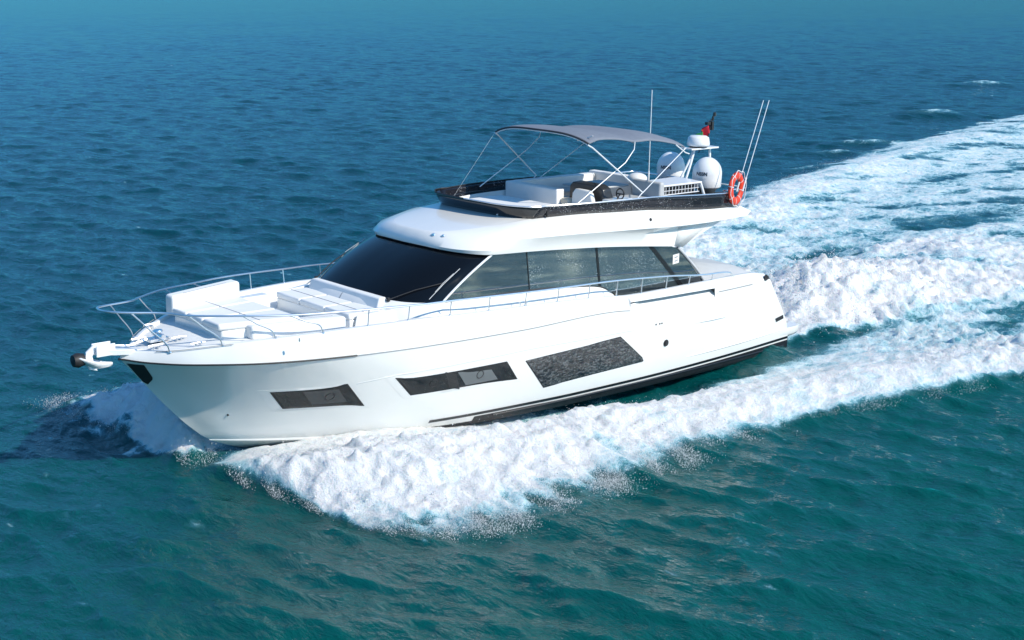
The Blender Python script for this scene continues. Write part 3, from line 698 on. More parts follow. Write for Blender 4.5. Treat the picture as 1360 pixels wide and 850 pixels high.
# side glazing: points from fore to aft   top (x,z) / bottom (x,z)
def side_y(z): return 2.06+(2.93-z)*.075 if z < 2.93 else 2.06-(z-2.93)*.085
TOP = [(11.46, 3.82), (10.35, 3.785), (9.2, 3.715), (8.05, 3.635), (6.9, 3.53), (6.15, 3.46), (5.5, 3.39), (5.02, 3.30)]
BOT = [(12.92, 2.94), (10.30, 2.875), (9.2, 2.80), (7.97, 2.66), (7.0, 2.20), (4.95, 2.15), (4.3, 2.15), (3.95, 2.15)]
def pane(i0, i1, nm, mt, off=0):
    out = []
    for sd in (1, -1):
        q = MB(); n = (i1-i0)*8; rows = []
        for k in range(n+1):
            s_ = i0+(i1-i0)*k/n; i = min(int(s_), len(TOP)-2); f = s_-i
            tx, tz = [TOP[i][c]*(1-f)+TOP[i+1][c]*f for c in (0, 1)]; bx, bz = [BOT[i][c]*(1-f)+BOT[i+1][c]*f for c in (0, 1)]
            rows.append([(tx+(bx-tx)*t, side_y(tz+(bz-tz)*t)+off, tz+(bz-tz)*t) for t in [j/6 for j in range(7)]])
        q.grid(rows)
        if sd < 0: q = q.flipped()
        out.append(q.build(nm, mt, yacht))
    return out
pane(0, 1, 'side_window', 'sideA'); 
pane(1, 2, 'side_window', 'sideB'); pane(2, 3, 'side_window', 'sideB')
pane(3, 5, 'side_window', 'sideB'); pane(5, 7, 'side_window', 'sideA')
for a_, b_, wd in (((10.35, 3.785), (10.30, 2.875), .018), ((8.05, 3.635), (7.97, 2.66), .04), ((6.10, 3.455), (4.85, 2.20), .085)):
    q = MB(); r0 = []; r1 = []
    for t in [k/6 for k in range(7)]:
        x = a_[0]+(b_[0]-a_[0])*t; z = a_[1]+(b_[1]-a_[1])*t; r0.append((x-wd, side_y(z)+.006, z)); r1.append((x+wd, side_y(z)+.006, z))
    q.grid([r0, r1]); pair(q, 'window_post', 'black', yacht)
# aft trim of glazing (steel curved edge)
q = MB(); q.tube(cr([(5.10, side_y(3.31)+.012, 3.33), (4.85, side_y(3.12)+.012, 3.12), (4.35, side_y(2.65)+.012, 2.65), (3.98, side_y(2.2)+.012, 2.2)], 6), .035, 8); pair(q, 'aft_window_trim', 'cushg', yacht)
# lower black gasket
q = MB(); gp = cr([(BOT[0][0]-.05, side_y(2.94)+.012, 2.935)]+[(x, side_y(z)+.012, z-.005) for x, z in BOT[1:4]]+[(7.55, side_y(2.45)+.012, 2.40), (7.0, side_y(2.2)+.01, 2.17)], 6)
q.tube(gp, .022, 6); pair(q, 'window_gasket', 'rubber', yacht)
# cabin base (below glass, wraps round the front)
top = [(p[0]+.02, p[1]+.01, p[2]) for p in WB]+[(x, side_y(z)+.008, z) for x, z in BOT[1:]]
top = top[:len(WB)]+cr(top[len(WB)-1:], 5)[1:]
rows = [[(p[0]-.05, p[1]*.97, p[2]+.01) for p in top], top]
for v, ex, ez in ((.12, .06, .0), (.4, .12, 0), (.75, .16, 0), (1, .18, 0)):
    row = []
    for i, p in enumerate(top):
        fr = 1-min(1, abs(p[1])/1.7); zz = p[2]+(dz(p[0])-.05-p[2])*v
        d = Vector((p[0]-11.5, p[1]*1.0, 0)) if p[0] > 12.4 else Vector((0, 1, 0)); d.normalize()
        e = ex*(1 if p[0] < 12.4 else 2.2)
        row.append((p[0]+d.x*e, p[1]+d.y*(ex if p[0] < 12.4 else e), zz))
    rows.append(row)
q = MB(); q.grid(rows); q.mirror(); q.build('cabin_side', 'gel', yacht, ang=60)
# cabin aft bulkhead + floor cap under the windscreen
q = MB(); q.grid([[(x, y, z) for y in (-1.98, 0, 1.98)] for x, z in ((4.7, 1.25), (4.9, 2.6), (5.35, 3.6))]); q.build('saloon_door', 'sideA', yacht)
# ---- roof / flybridge shell
A_ = [(12.42, 0, 3.945), (12.39, .6, 3.945), (12.30, 1.12, 3.925), (12.11, 1.56, 3.895), (11.80, 1.92, 3.865), (11.40, 2.07, 3.84), (10.35, 2.11, 3.80), (9.2, 2.13, 3.735), (8.05, 2.13, 3.655), (6.9, 2.12, 3.55), (5.9, 2.11, 3.445), (5.25, 2.10, 3.37), (4.95, 2.07, 3.32)]
U_ = [(12.43, 0, 4.00), (12.40, .6, 4.00), (12.31, 1.14, 3.985), (12.12, 1.59, 3.965), (11.78, 1.98, 3.955), (11.3, 2.12, 3.945), (10.3, 2.14, 3.93), (9.1, 2.15, 3.89), (7.9, 2.15, 3.83), (6.7, 2.14, 3.82), (5.5, 2.13, 3.85), (4.3, 2.12, 3.88), (3.4, 2.10, 3.90)]
W_ = [(12.37, 0, 4.11), (12.34, .6, 4.11), (12.22, 1.13, 4.12), (11.98, 1.54, 4.13), (11.58, 1.88, 4.15), (11.1, 2.08, 4.15), (10.2, 2.25, 4.13), (9.0, 2.30, 4.10), (7.8, 2.33, 4.05), (6.6, 2.34, 4.00), (5.4, 2.34, 3.95), (4.2, 2.32, 3.93), (2.6, 2.25, 3.94)]
X_ = [(12.29, 0, 4.235), (12.25, .6, 4.235), (12.07, 1.06, 4.25), (11.66, 1.40, 4.28), (11.15, 1.64, 4.32), (10.6, 1.87, 4.35), (9.9, 1.98, 4.37), (8.8, 2.14, 4.37), (7.6, 2.24, 4.33), (6.5, 2.27, 4.27), (5.3, 2.29, 4.18), (4.1, 2.29, 4.10), (2.42, 2.24, 4.06)]
B_ = [(12.22, 0, 4.265), (12.17, .57, 4.265), (11.95, .98, 4.285), (11.42, 1.30, 4.335), (10.8, 1.50, 4.39), (10.35, 1.60, 4.43), (9.9, 1.66, 4.46), (8.7, 1.95, 4.50), (7.5, 2.07, 4.46), (6.4, 2.13, 4.42), (5.3, 2.16, 4.33), (4.2, 2.18, 4.25), (2.75, 2.15, 4.20)]
L4 = [cr(v, 5) for v in (A_, U_, W_, X_, B_)]
q = MB(); q.grid(L4)
# under-wing soffit closes towards centre aft
und = L4[1]; q.grid([[p for p in und if p[0] < 5.6], [(p[0], 0, p[2]+.02) for p in und if p[0] < 5.6]])
q.grid([[L4[k][-1] for k in (1, 2, 3, 4)], [(L4[k][-1][0]-.05, 0, L4[k][-1][2]) for k in (1, 2, 3, 4)]])
q.grid([L4[1][-30:], L4[2][-30:]])
q.mirror(); q.build('flybridge_shell', 'gel', yacht, ang=48)
# pillar below the wing closing at the aft end
q = MB(); q.grid([[(4.95, 2.07, 3.32), (5.3, 2.1, 3.38)], [(3.9, 2.1, 3.885), (5.2, 2.13, 3.86)]]); pair(q, 'roof_support', 'gel', yacht, solid=.04)
# front deck between brow edge and windbreak
CF = cr([(10.42, 0, 4.50), (10.40, .55, 4.50), (10.34, .98, 4.49), (10.22, 1.30, 4.48), (10.08, 1.48, 4.47), (9.98, 1.57, 4.465), (9.9, 1.66, 4.463)], 5)
BF = L4[4][:31]
q = MB(); q.grid([[(p[0], p[1], p[2]-.001) for p in BF], CF[:31]]); q.mirror(); q.build('brow_deck', 'gel', yacht, ang=60)
# fly deck
q = MB(); sidef = [p for p in L4[4][30:]]
q.grid([[(p[0], s*(p[1]-.03), ip(p[0], [2.7, 5, 10.4], [4.12, 4.14, 4.16])) for s in (1, .5, 0, -.5, -1)] for p in [(10.3, 1.2, 0)]+sidef])
q.build('flybridge_deck', 'deck', yacht)
# windbreak (smoked): front opaque, sides see-through
TF = cr([(10.60, 0, 4.80), (10.58, .55, 4.80), (10.52, 1.0, 4.79), (10.40, 1.34, 4.78), (10.22, 1.58, 4.77), (10.05, 1.76, 4.765), (9.80, 1.86, 4.76)], 5)
base_s = [p for p in L4[4][30:]]
def topz(x): return ip(x, [3.5, 4.4, 6.4, 8.4, 9.8], [4.60, 4.64, 4.745, 4.76, 4.76])
tops = [(p[0]-.05, p[1]+.10*smooth(2.9, 8, p[0])+.02, topz(p[0])) for p in base_s]
q = MB(); F0, F1 = CF[:31], TF[:31]
q.grid([[lerp(F0[i], F1[i], t) for i in range(31)] for t in (0, .3, .7, 1)]); q.mirror(); q.build('windbreak_front', 'coamf', yacht, solid=.012)
for s in (1, -1):
    q = MB(); rows = []
    bs, tp = [CF[30]]+base_s[1:], [TF[30]]+tops[1:]
    keep = [i for i in range(len(bs)) if bs[i][0] > 3.1]
    for t in (0, .35, .7, 1):
        rows.append([lerp(bs[i], tp[i], t) for i in keep])
    # slanted aft end
    q.grid(rows); e = len(keep)-1
    q.add([rows[0][-1], rows[3][-1], (bs[keep[-1]][0]-.42, bs[keep[-1]][1], bs[keep[-1]][2]-.01)], [(0, 1, 2)])
    if s < 0: q = q.flipped()
    wbk = q.build('windbreak_side', 'coam', yacht, solid=.012)
    q = MB(); q.tube([tuple(Vector(p)+Vector((0, .0, .008))) for p in F1]+[tuple(Vector(tp[i])+Vector((0, 0, .008))) for i in keep], .014, 6)
    if s < 0: q = q.flipped()
    q.build('windbreak_rim', 'steel' if s > 0 else 'rubber', wbk)
# inner liner (white)
q = MB(); il = [(p[0]-.10, p[1]*.93, 4.15) for p in CF[:31]]+[(p[0], p[1]-.12, 4.13) for p in base_s if p[0] > 3.2]
it = [(p[0]-.13, p[1]*.92, 4.60) for p in CF[:31]]+[(p[0], p[1]-.14, 4.54-.24*smooth(6, 4, p[0])) for p in base_s if p[0] > 3.2]
q.grid([il, it]); q.mirror(); q.build('flybridge_liner', 'gel', yacht, solid=.03)
# front sun cushion
q = MB(); q.box(8.1, 9.85, -1.45, 1.45, 4.16, 4.52); q.build('flybridge_sunpad', 'cush', yacht, bevel=.07, seg=4)
# small post on the port windbreak, seams
q = MB(); q.lathe([(0, .14), (.022, .13), (.025, 0)], (9.55, 1.80, 4.50), 14); pair(q, 'windbreak_post', 'rubber', yacht)
# settee block
def rbox(nm, mt, *a, bevel=.04, **k):
    q = MB(); q.box(*a, **k); return q.build(nm, mt, yacht, bevel=bevel, seg=3)
rbox('settee_front', 'cush', 7.35, 7.62, -1.86, .12, 4.16, 4.80)
rbox('settee_side', 'cush', 4.5, 7.36, -1.88, -1.60, 4.16, 4.80)
rbox('settee_seat', 'cushg', 4.8, 7.36, -1.60, -1.0, 4.16, 4.50)
rbox('settee_seat', 'cushg', 6.75, 7.35, -1.0, .05, 4.16, 4.50)
rbox('settee_aft', 'cush', 4.25, 4.5, -1.88, -.2, 4.16, 4.86)
rbox('table_top', 'cushg', 5.1, 6.5, -.85, .25, 4.70, 4.75, bevel=.015)
rbox('table_leg', 'steel', 5.7, 5.8, -.35, -.25, 4.16, 4.70, bevel=.01)
rbox('step_locker', 'tan', 6.6, 7.50, .14, .42, 4.16, 4.58)
rbox('step_locker', 'cush', 7.05, 7.6, .42, .72, 4.16, 4.42)
# helm: dark hood over display, white pod, wheel
q = MB(); arch = [(6.95, .18, 4.3), (6.95, .20, 4.92), (6.95, .30, 5.01), (6.85, 1.10, 4.98), (6.82, 1.24, 4.90), (6.80, 1.38, 4.5)]
q.prism(arch, (.30, 0, -.02)); q.build('helm_hood', 'screen', yacht, bevel=.03)
q = MB(); q.prism([(7.27, .38, 4.2), (7.27, .46, 4.74), (7.27, .56, 4.86), (7.27, 1.00, 4.85), (7.27, 1.10, 4.78), (7.27, 1.30, 4.2)], (.14, 0, 0)); q.build('helm_console', 'gel', yacht, bevel=.03)
q = MB(); q.box(6.4, 7.15, 1.25, 1.65, 4.2, 4.66); hp = q.build('helm_pod', 'gel', yacht, bevel=.04)
q = MB(); tor = [(6.75+.0*math.cos(a), 1.50+.13*math.cos(a), 4.78+.13*math.sin(a)) for a in [2*math.pi*k/20 for k in range(21)]]
q.tube(tor, .018, 6, caps=False); q.tube([(6.75, 1.37, 4.78), (6.75, 1.63, 4.78)], .014, 6); q.tube([(6.75, 1.5, 4.78), (6.85, 1.5, 4.66)], .016, 6); q.build('steering_wheel', 'rubber', hp)
q = MB(); q.box(5.15, 6.1, .55, 1.55, 4.2, 4.55); q.box(5.10, 5.35, .55, 1.55, 4.5, 4.95, .04); q.build('helm_seat', 'cushg', yacht, bevel=.06, seg=4)
# wet bar with grille
ga = MB(); ga.hexa([(3.40, .40, 4.80), (5.3, .55, 4.80), (5.3, 1.45, 4.80), (3.55, 1.45, 4.80)], [(3.40, .40, 4.85), (5.3, .55, 4.85), (5.3, 1.45, 4.85), (3.55, 1.45, 4.85)])
bar = empty('wet_bar', parent=yacht)
ga.build('bar_top', 'dome', bar, bevel=.015)
q = MB(); q.box(3.65, 5.1, .55, 1.25, 4.15, 4.8); q.build('bar_cabinet', 'screen', bar)
q = MB()
for k in range(13):
    x = 3.7+k*1.5/12; q.tube([(x, 1.42, 4.79), (x, 1.42, 4.58)], .010, 5)
q.tube([(3.62, 1.42, 4.585), (5.28, 1.42, 4.585)], .014, 6); q.tube([(3.62, 1.42, 4.69), (5.28, 1.42, 4.69)], .008, 6); q.build('bar_grille', 'dome', bar)
for x in (3.62, 5.22):
    q = MB(); q.tube([(x, 1.45, 4.82), (x-.05, 1.55, 4.5), (x-.05, 1.6, 4.2)], .035, 8); q.build('bar_leg', 'dome', bar)
# equipment plinth for the domes (dark)
q = MB(); q.box(1.9+.3, 3.5, -1.5, 1.45, 4.15, 4.47, .12, .12); q.build('dome_plinth', 'screen', yacht, bevel=.04)
# domes
def text(s, size, mat, parent, loc, rot, curve_r=None, nm='lettering'):
    cu = bpy.data.curves.new(nm, 'FONT'); cu.body = s; cu.size = size; cu.align_x = 'CENTER'; cu.extrude = .002; cu.offset = size*.03
    o = bpy.data.objects.new(nm, cu); COL.objects.link(o)
    dg = bpy.context.evaluated_depsgraph_get(); me = bpy.data.meshes.new_from_object(o.evaluated_get(dg))
    bpy.data.objects.remove(o); 
    if curve_r:
        for v in me.vertices:
            a = v.co.x/curve_r; v.co = Vector((math.sin(a)*(curve_r+v.co.z), v.co.y, math.cos(a)*(curve_r+v.co.z)-curve_r))
    me.materials.clear(); me.materials.append(M[mat]); o = bpy.data.objects.new(nm, me); COL.objects.link(o); o.parent = parent
    o.location = loc; o.rotation_euler = rot; return o
def dome(c, r, hgt, txt=None):
    d = MB(); prof = [(r*.93, 0), (r*.97, .02), (r*.99, hgt*.25), (r, hgt*.45)]
    for k in range(1, 11):
        a = math.pi/2*k/10; prof.append((r*math.cos(a)+1e-4, hgt*.45+(hgt*.55)*math.sin(a)))
    d.lathe(prof, c, 40); o = d.build('satellite_dome', 'dome', yacht, ang=60)
    b_ = MB(); b_.lathe([(1e-4, -.14), (r*.55, -.14), (r*.72, -.05), (r*.90, -.012), (r*.95, 0)], c, 32); b_.build('dome_base', 'galv', o)
    if txt:
        yaw = math.atan2(25.3-c[1], 31.6-c[0])
        def at(off, z, y_): 
            a = yaw+off; rr = r*.995+.004; return (c[0]+rr*math.cos(a), c[1]+rr*math.sin(a), c[2]+z), (R(90), 0, a+R(90))
        l, ro = at(R(-22), hgt*.42, 0); text(txt, .13, 'ink', o, l, ro, r)
        l, ro = at(R(-18), hgt*.30, 0); text('- - - - - -', .06, 'line', o, l, ro, r)
    return o
dome((2.83, 1.0, 4.60), .40, .80, 'NSSN'); dome((1.95+.1, -1.0, 4.52), .40, .78, 'NSSN')
dome((4.47, -.05, 4.70), .27, .28)
# radar arch/mast
ms = MB()
ms.tube([(2.75, .1, 4.45), (2.45, .06, 5.05), (2.22, .0, 5.50)], .035, 8); ms.tube([(2.70, -.18, 4.45), (2.30, -.16, 5.05), (2.06, -.14, 5.50)], .03, 8)
ms.tube([(1.75, .1, 4.45), (1.62, .06, 5.1), (1.58, .0, 5.50)], .035, 8)
ms.box(1.45, 2.6, -.22, .22, 5.49, 5.53)
mast = ms.build('radar_mast', 'steelw', yacht)
rd = MB(); rd.lathe([(1e-4, -.03), (.26, -.03), (.31, .0), (.32, .05), (.29, .22), (.22, .27), (1e-4, .285)], (2.08, 0, 5.58), 40); rdo = rd.build('radar_dome', 'dome', yacht, ang=50)
q = MB(); q.lathe([(1e-4, -.06), (.2, -.06), (.26, -.025), (.3, -.005)], (2.08, 0, 5.575), 32); q.build('dome_base', 'rubber', rdo)
yw = math.atan2(25.3, 29.5); text('SIM', .12, 'line', rdo, (2.08+.308*math.cos(yw+.55), .308*math.sin(yw+.55), 5.66), (R(83), 0, yw+.55+R(90)), .3)
q = MB(); q.tube([(1.75, 0, 5.5), (1.63, 0, 5.95), (1.55, 0, 6.3)], .018, 8); q.tube([(1.50, -.0, 6.24), (1.72, .0, 6.24)], .012, 6)
q.box(1.64, 1.78, -.05, .05, 6.13, 6.21); q.lathe([(1e-4, .1), (.03, .08), (.035, 0), (.02, -.05)], (1.5, 0, 6.28), 10); q.lathe([(1e-4, .12), (.045, .09), (.05, 0), (1e-4, -.01)], (1.44, 0, 6.36), 12)
q.box(1.52, 1.60, -.06, .06, 5.98, 6.22); q.build('mast_head', 'screen', mast)
# antennas
q = MB(); q.tube([(4.07, 0, 4.6), (4.07, 0, 5.0)], .022, 8); q.tube([(4.07, 0, 5.0), (4.08, 0, 7.17)], .012, 6); q.build('whip_antenna', 'steelw', yacht)
for (a, b_) in (((2.90, 2.1, 4.60), (2.12, 2.2, 6.98)), ((2.72, 2.15, 4.60), (1.88, 2.2, 6.97))):
    q = MB(); q.tube([a, lerp(a, b_, .15)], .022, 8); q.tube([lerp(a, b_, .15), b_], .013, 6); q.build('fishing_rod', 'steelw', yacht)
# aft fly rail
q = MB()
ar = [(3.4, 2.05, 4.66), (2.75, 2.08, 4.66), (2.45, 2.0, 4.66), (2.40, 1.6, 4.66), (2.38, 0, 4.66)]
q.tube(cr(ar, 6), .018, 8)
for x, y in ((3.35, 2.05), (2.8, 2.08), (2.42, 1.85), (2.40, .9)): q.tube([(x, y, 4.12), (x, y, 4.66)], .014, 6)
q.mirror(); q.build('aft_rail', 'steel', yacht)
q = MB(); q.lathe([(.0, .02), (.035, .02), (.05, 0)], (6.45, 2.285, 4.20), 14, 'y'); pair(q, 'running_light', 'rubber', yacht)
q = MB(); q.lathe([(.0, .05), (.04, .045), (.05, 0)], (12.2, .85, 4.19), 14); q.build('horn', 'steel', yacht); q = MB(); q.lathe([(.0, .04), (.03, .035), (.04, 0)], (12.12, 1.1, 4.20), 14); q.build('horn', 'steel', yacht)
q = MB(); q.tube([(10.35, .95, 4.56), (10.35, .95, 4.50)], .03, 8); q.build('washer_jet', 'dome', yacht); q = MB(); q.tube([(10.3, -.3, 4.53), (10.3, -.3, 4.48)], .03, 8); q.build('washer_jet', 'dome', yacht)
# ---- bimini
bim = empty('bimini', parent=yacht)
def bow(x, hw, zc, zs, n=24, lean=0):
    pts = []
    for k in range(n+1):
        u = -1+2*k/n; pts.append((x+lean*(1-u*u), hw*u, zs+(zc-zs)*(1-abs(u)**3.6)))
    return pts
bows = [bow(8.12, 1.70, 6.33, 6.12, lean=.12), bow(7.75, 1.70, 6.36, 6.20, lean=.04), bow(7.1, 1.70, 6.32, 6.17), bow(6.5, 1.70, 6.22, 6.08), bow(5.9, 1.70, 6.26, 6.08, lean=-.02), bow(5.2, 1.70, 6.18, 5.98, lean=-.05), bow(4.6, 1.70, 6.03, 5.84, lean=-.1)]
rows = list(zip(*bows)); dense = [cr(list(r), 5) for r in rows]; q = MB(); q.grid(dense); q.build('canopy', 'canvas', bim, solid=.018)
q = MB(); q.tube(bows[0], .026, 8); q.build('canopy_edge', 'edge', bim)
for bb, hid in ((bows[0], 0), (bows[3], 1), (bows[6], 0)):
    q = MB(); q.tube([(p[0], p[1]*.99, p[2]-.03) for p in bb], .016, 8); q.build('canopy_bow', 'steelw', bim)
for s in (1, -1):
    for pts, rr in (([(8.15, 1.69, 6.10), (8.0, 1.72, 6.02), (6.42, 1.95, 4.84)], .019), ([(6.5, 1.70, 6.08), (6.55, 1.73, 5.9), (6.9, 1.78, 5.6), (8.55, 1.80, 4.72)], .012),
                    ([(4.55, 1.69, 5.82), (4.9, 1.72, 5.62), (6.65, 1.89, 4.62)], .012), ([(4.95, 1.69, 5.92), (4.6, 1.72, 5.70), (4.45, 1.72, 5.66)], .016), ([(6.42, 1.95, 4.84), (6.85, 1.95, 4.50)], .014)):
        q = MB(); q.tube([(p[0], p[1]*s, p[2]) for p in pts], rr, 8); q.build('canopy_leg', 'steelw', bim)
    q = MB(); q.tube([(8.15, s*1.68, 6.12), (9.9, s*1.25, 4.62)], .0015, 5) if s < 0 else q.tube([(7.95, s*1.66, 6.3), (8.02, s*1.2, 6.15)], .012, 5); q.build('canopy_strap', 'steelw', bim)
# ---- bow rail
rail = empty('bow_rail', parent=yacht)
RP = [(20.0, 0, 3.37), (19.93, .22, 3.37), (19.62, .42, 3.34), (18.96, .70, 3.29), (18.6, 1.05, 3.25), (17.8, 1.56, 3.225), (16.85, 1.95, 3.18), (15.8, 2.24, 3.16), (14.1, 2.47, 3.10), (13.0, 2.53, 3.07), (10.85, 2.57, 2.98), (9.4, 2.57, 2.93), (7.9, 2.56, 2.88), (6.0, 2.56, 2.76), (4.63, 2.53, 2.62), (3.6, 2.50, 2.56), (3.3, 2.48, 2.40)]
pth = cr(RP, 8)
def rz(x): 
    xs_ = [p[0] for p in pth]; return ip(x, xs_, [p[2] for p in pth]), ip(x, xs_, [p[1] for p in pth])
q = MB(); q.tube([(x, -y, z) for x, y, z in reversed(pth[1:])]+pth, .021, 10); q.build('handrail', 'steel', rail)
for s in (1, -1):
    for (ft, tp) in (((18.9, .78, 2.50), (19.55, .44)), ((18.05, 1.38, 2.62), (18.62, 1.04)), ((17.1, 1.84, 2.71), (17.72, 1.60)), ((16.15, 2.15, 2.75), (16.85, 1.95))):
        z = rz(tp[0])[0]; y = rz(tp[0])[1]
        f = (ft[0], ft[1]*s, ft[2]-.03); m = (ft[0]+.05, ft[1]*s, ft[2]+.12)
        q = MB(); q.tube([f]+bez(m, (ft[0]+.10, ft[1]*s, ft[2]+.22), lerp(m, (tp[0], y*s, z), .45), 5)+[(tp[0], y*s, z)], .015, 8)
        q.lathe([(.035, 0), (.03, .02), (.016, .03)], f[:2]+(f[2]+.02,), 12); q.build('stanchion', 'steel', rail)
    for x in (15.13, 14.15, 13.05, 11.95, 10.86, 9.83, 8.80, 7.83, 6.94, 6.02, 5.13, 4.2):
        z, y = rz(x); y0 = min(y, cap_y(x)-.05)
        q = MB(); q.tube([(x, y0*s, zcap(x)-.01), (x, y*s, z)], .014, 8); q.lathe([(.032, 0), (.028, .018), (.015, .028)], (x, y0*s, zcap(x)), 12)
        q.build('stanchion', 'steel', rail)
# ---- foredeck furniture
def zed(pts2, z0, z1): return MB().hexa([(x, y, z0) for x, y in pts2], [(x, y, z1) for x, y in pts2])
zed([(15.95, -1.55), (17.85, -.98), (17.85, .98), (15.95, 1.55)], 2.45, 2.82).build('sunpad_base', 'gel', yacht, bevel=.05, seg=3)
for a0, a1 in ((-.98, -.34), (-.32, .32), (.34, .98)):
    k0, k1 = a0*1.42, a1*1.42
    zed([(16.2, k0), (17.92, a0*1.02), (17.92, a1*1.02), (16.2, k1)], 2.815, 2.96).build('sunpad_cushion', 'cush', yacht, bevel=.05, seg=4)
zed([(15.98, -1.75), (17.95, -1.18), (17.93, -.86), (15.98, -1.36)], 2.78, 3.22).build('sunpad_backrest', 'cush', yacht, bevel=.07, seg=4)
zed([(15.3, 1.35), (17.35, .98), (17.35, 1.34), (15.3, 1.78)], 2.60, 2.90).build('side_cushion', 'cush', yacht, bevel=.06, seg=4)
zed([(15.1, -1.85), (16.0, -1.75), (16.0, -1.5), (15.1, -1.5)], 2.40, 2.78).build('lounge_side', 'gel', yacht, bevel=.05, seg=3)
for sm in ([(17.05, -1.18, 2.962), (17.05, 1.18, 2.962)], [(14.6, -1.42, 2.843), (14.6, 1.42, 2.843)], [(17.6, -1.0, 3.222), (16.3, -1.42, 3.222)], [(16.9, 1.12, 2.903), (15.5, 1.55, 2.903)]):
    q = MB(); q.tube(sm, .008, 5); q.build('cushion_seam', 'line', yacht)
q = MB(); q.box(14.2, 14.98, -1.44, 1.44, 2.4, 2.70); q.build('bench_base', 'gel', yacht, bevel=.03)
for a0, a1 in ((-1.44, -.50), (-.48, .48), (.50, 1.44)):
    q = MB(); q.box(14.15, 15.0, a0, a1, 2.70, 2.84); q.build('bench_cushion', 'cush', yacht, bevel=.04, seg=3)
q = MB(); q.hexa([(13.9, -1.36, 2.8), (14.2, -1.36, 2.8), (14.2, 1.36, 2.8), (13.9, 1.36, 2.8)], [(13.92, -1.33, 3.06), (14.1, -1.33, 3.06), (14.1, 1.33, 3.06), (13.92, 1.33, 3.06)])
q.build('bench_backrest', 'cush', yacht, bevel=.035, seg=3)
for s in (1, -1):
    q = MB(); q.hexa([(14.0, 1.50, 2.45), (14.95, 1.50, 2.45), (14.75, 1.72, 2.45), (14.0, 1.95, 2.45)], [(14.0, 1.50, 2.86), (14.85, 1.50, 2.84), (14.6, 1.60, 2.80), (14.0, 1.72, 2.86)])
    (q if s > 0 else q.flipped()).build('bench_end', 'gel', yacht, bevel=.03)
# windlass, cleats, hatch
wl = MB(); wl.lathe([(1e-4, .20), (.09, .20), (.10, .17), (.06, .15), (.055, .09), (.11, .06), (.14, .0)], (18.75, .0, 2.58), 20)
wl.tube([(18.75, -.20, 2.68), (18.75, .24, 2.68)], .05, 10); wl.box(18.55, 18.98, -.12, .12, 2.56, 2.62)
wl.tube([(19.0, 0, 2.62), (19.4, 0, 2.55), (19.7, 0, 2.60)], .022, 6); wl.build('windlass', 'steel', yacht)
for (x, y) in ((19.0, .36), (19.0, -.36), (18.4, 1.0), (18.4, -1.0), (18.45, .32)):
    q = MB(); q.tube([(x-.16, y, dz(x)+.12), (x, y, dz(x)+.13), (x+.16, y, dz(x)+.12)], .02, 6); q.tube([(x-.05, y, dz(x)), (x-.05, y, dz(x)+.12)], .018, 6); q.tube([(x+.05, y, dz(x)), (x+.05, y, dz(x)+.12)], .018, 6); q.build('cleat', 'steel', yacht)
for x in (10.9, 10.7, 16.9): 
    q = MB(); q.tube([(x, 2.40, zcap(x)), (x, 2.40, zcap(x)+.07)], .02, 6); q.build('deck_filler', 'steel', yacht)
# ---- anchor and roller
ro = MB()
ro.hexa([(19.2, -.16, 2.36), (20.1, -.09, 2.46), (20.1, .09, 2.46), (19.2, .16, 2.36)], [(19.2, -.18, 2.48), (20.1, -.11, 2.58), (20.1, .11, 2.58), (19.2, .18, 2.48)])
ro.box(19.75, 20.15, -.12, -.09, 2.44, 2.68); ro.box(19.75, 20.15, .09, .12, 2.44, 2.68)
ro.lathe([(1e-4, -.08), (.06, -.08), (.05, 0), (.06, .08), (1e-4, .08)], (20.05, 0, 2.60), 16, 'y')
ro.build('anchor_roller', 'steelw', yacht, bevel=.01)
an = MB()
sh = [(19.95, 0, 2.66), (20.18, 0, 2.62), (20.28, 0, 2.45), (20.24, 0, 2.28), (20.12, 0, 2.18)]
an.prism([(19.95, -.03, 2.68), (20.16, -.03, 2.68), (20.33, -.03, 2.55), (20.36, -.03, 2.36), (20.28, -.03, 2.20), (20.10, -.03, 2.14), (20.17, -.03, 2.30), (20.20, -.03, 2.46), (20.10, -.03, 2.60)], (0, .06, 0))
aw = an.build('anchor', 'steelw', yacht, bevel=.012)
fl = MB(); rows = []
for t in [k/8 for k in range(9)]:
    x = 20.56-.78*t; w = .02+.20*math.sin(math.pi*min(1, t*1.25+.08))**.8*(1 if t < .8 else 1-(t-.8)*3.5); zc = 2.44-.34*t+.10*t*t
    rows.append([(x, w*u, zc-.10*(1-u*u)*(1-abs(2*t-1))+.07*abs(u)) for u in (-1, -.5, 0, .5, 1)])
fl.grid(rows[:]); fl.build('fluke', 'steelw', aw, solid=.03)
q = MB(); q.lathe([(1e-4, -.14), (.12, -.12), (.15, 0), (.12, .10), (1e-4, .12)], (20.50, 0, 2.42), 18, 'x'); q.build('anchor_tip', 'rubber', aw)
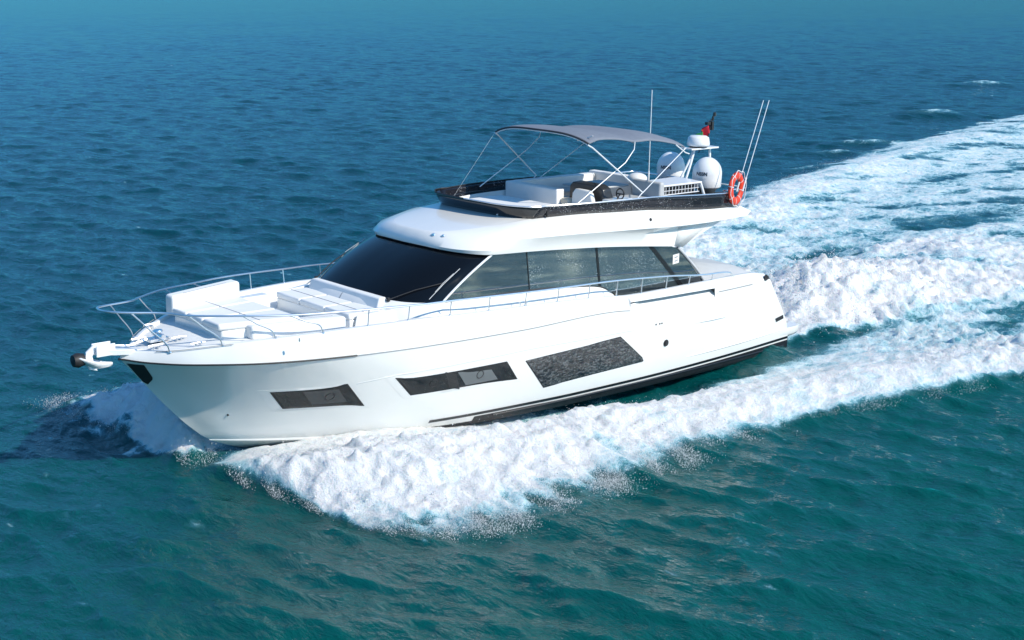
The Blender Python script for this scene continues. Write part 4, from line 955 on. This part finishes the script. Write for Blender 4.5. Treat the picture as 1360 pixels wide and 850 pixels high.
# sticker on aft pane
st_ = [(5.27, 3.14), (5.03, 3.16), (5.05, 2.92), (5.29, 2.90)]
q = MB(); q.add([(x, side_y(z)+.006, z) for x, z in st_], [(0, 1, 2, 3)]); sk = q.build('notice_sticker', 'flagw', yacht)
for zz in (3.08, 2.99):
    q = MB(); q.add([(x, side_y(z)+.009, z) for x, z in [(5.22, zz), (5.09, zz+.02), (5.09, zz-.01), (5.22, zz-.035)]], [(0, 1, 2, 3)]); q.build('sticker_print', 'line', sk)
# ---- lifebuoy and flag: lift-away things
lb = empty('lifebuoy', BOAT @ Matrix.Translation((2.98, 2.14, 4.69)) @ Matrix.Rotation(R(12), 4, 'Z'))
tag(lb, 'round orange red life ring with white bands hung on the aft flybridge rail', 'life ring')
seg = 32; rr_, r2 = .30, .105
def ring(a0, a1, r2, n=6):
    q = MB(); rows = []
    for k in range(n+1):
        a = a0+(a1-a0)*k/n
        rows.append([((rr_+r2*math.cos(b)*1.0)*math.cos(a), r2*.6*math.sin(b), (rr_*1.15+r2*math.cos(b))*math.sin(a)) for b in [2*math.pi*j/12 for j in range(12)]])
    q.grid(rows, closed=True); return q
rg = ring(0, 2*math.pi, r2, 48); rg.build('ring', 'red', lb)
for k in range(8):
    a = 2*math.pi*k/8+.2; ring(a-.025, a+.025, r2+.006, 2).build('band', 'flagw', lb)
q = MB()
for k in range(24):
    pass
rope = []
for k in range(97):
    a = 2*math.pi*k/96; f = .5-.5*math.cos(8*(a-.2)); rope.append(((.40+.05*f)*math.cos(a), .075, (.45+.05*f)*math.sin(a)))
q.tube(rope, .010, 6, caps=False); q.build('grab_rope', 'flagw', lb)
fg = empty('flag', BOAT @ Matrix.Translation((1.63, 0, 5.95)))
tag(fg, 'small red, green, white and black flag folded limp on the radar mast', 'flag')
def cloth(u0, u1, v0, v1, mat, nm):
    q = MB(); rows = []
    for i in range(9):
        u = u0+(u1-u0)*i/8; row = []
        for j in range(7):
            v = v0+(v1-v0)*j/6
            row.append((.02+u*.42+.02*math.sin(v*7), -.05+.08*math.sin(u*11+v*4), .20-v*.50-u*.30+.02*math.sin(u*9)))
        rows.append(row)
    q.grid(rows); q.build(nm, mat, fg, solid=.006)
cloth(0, .40, 0, 1, 'flagr', 'red_band'); cloth(.401, 1, 0, .33, 'flagg', 'green_stripe'); cloth(.401, 1, .331, .66, 'flagw', 'white_stripe'); cloth(.401, 1, .661, 1, 'flagk', 'black_stripe')
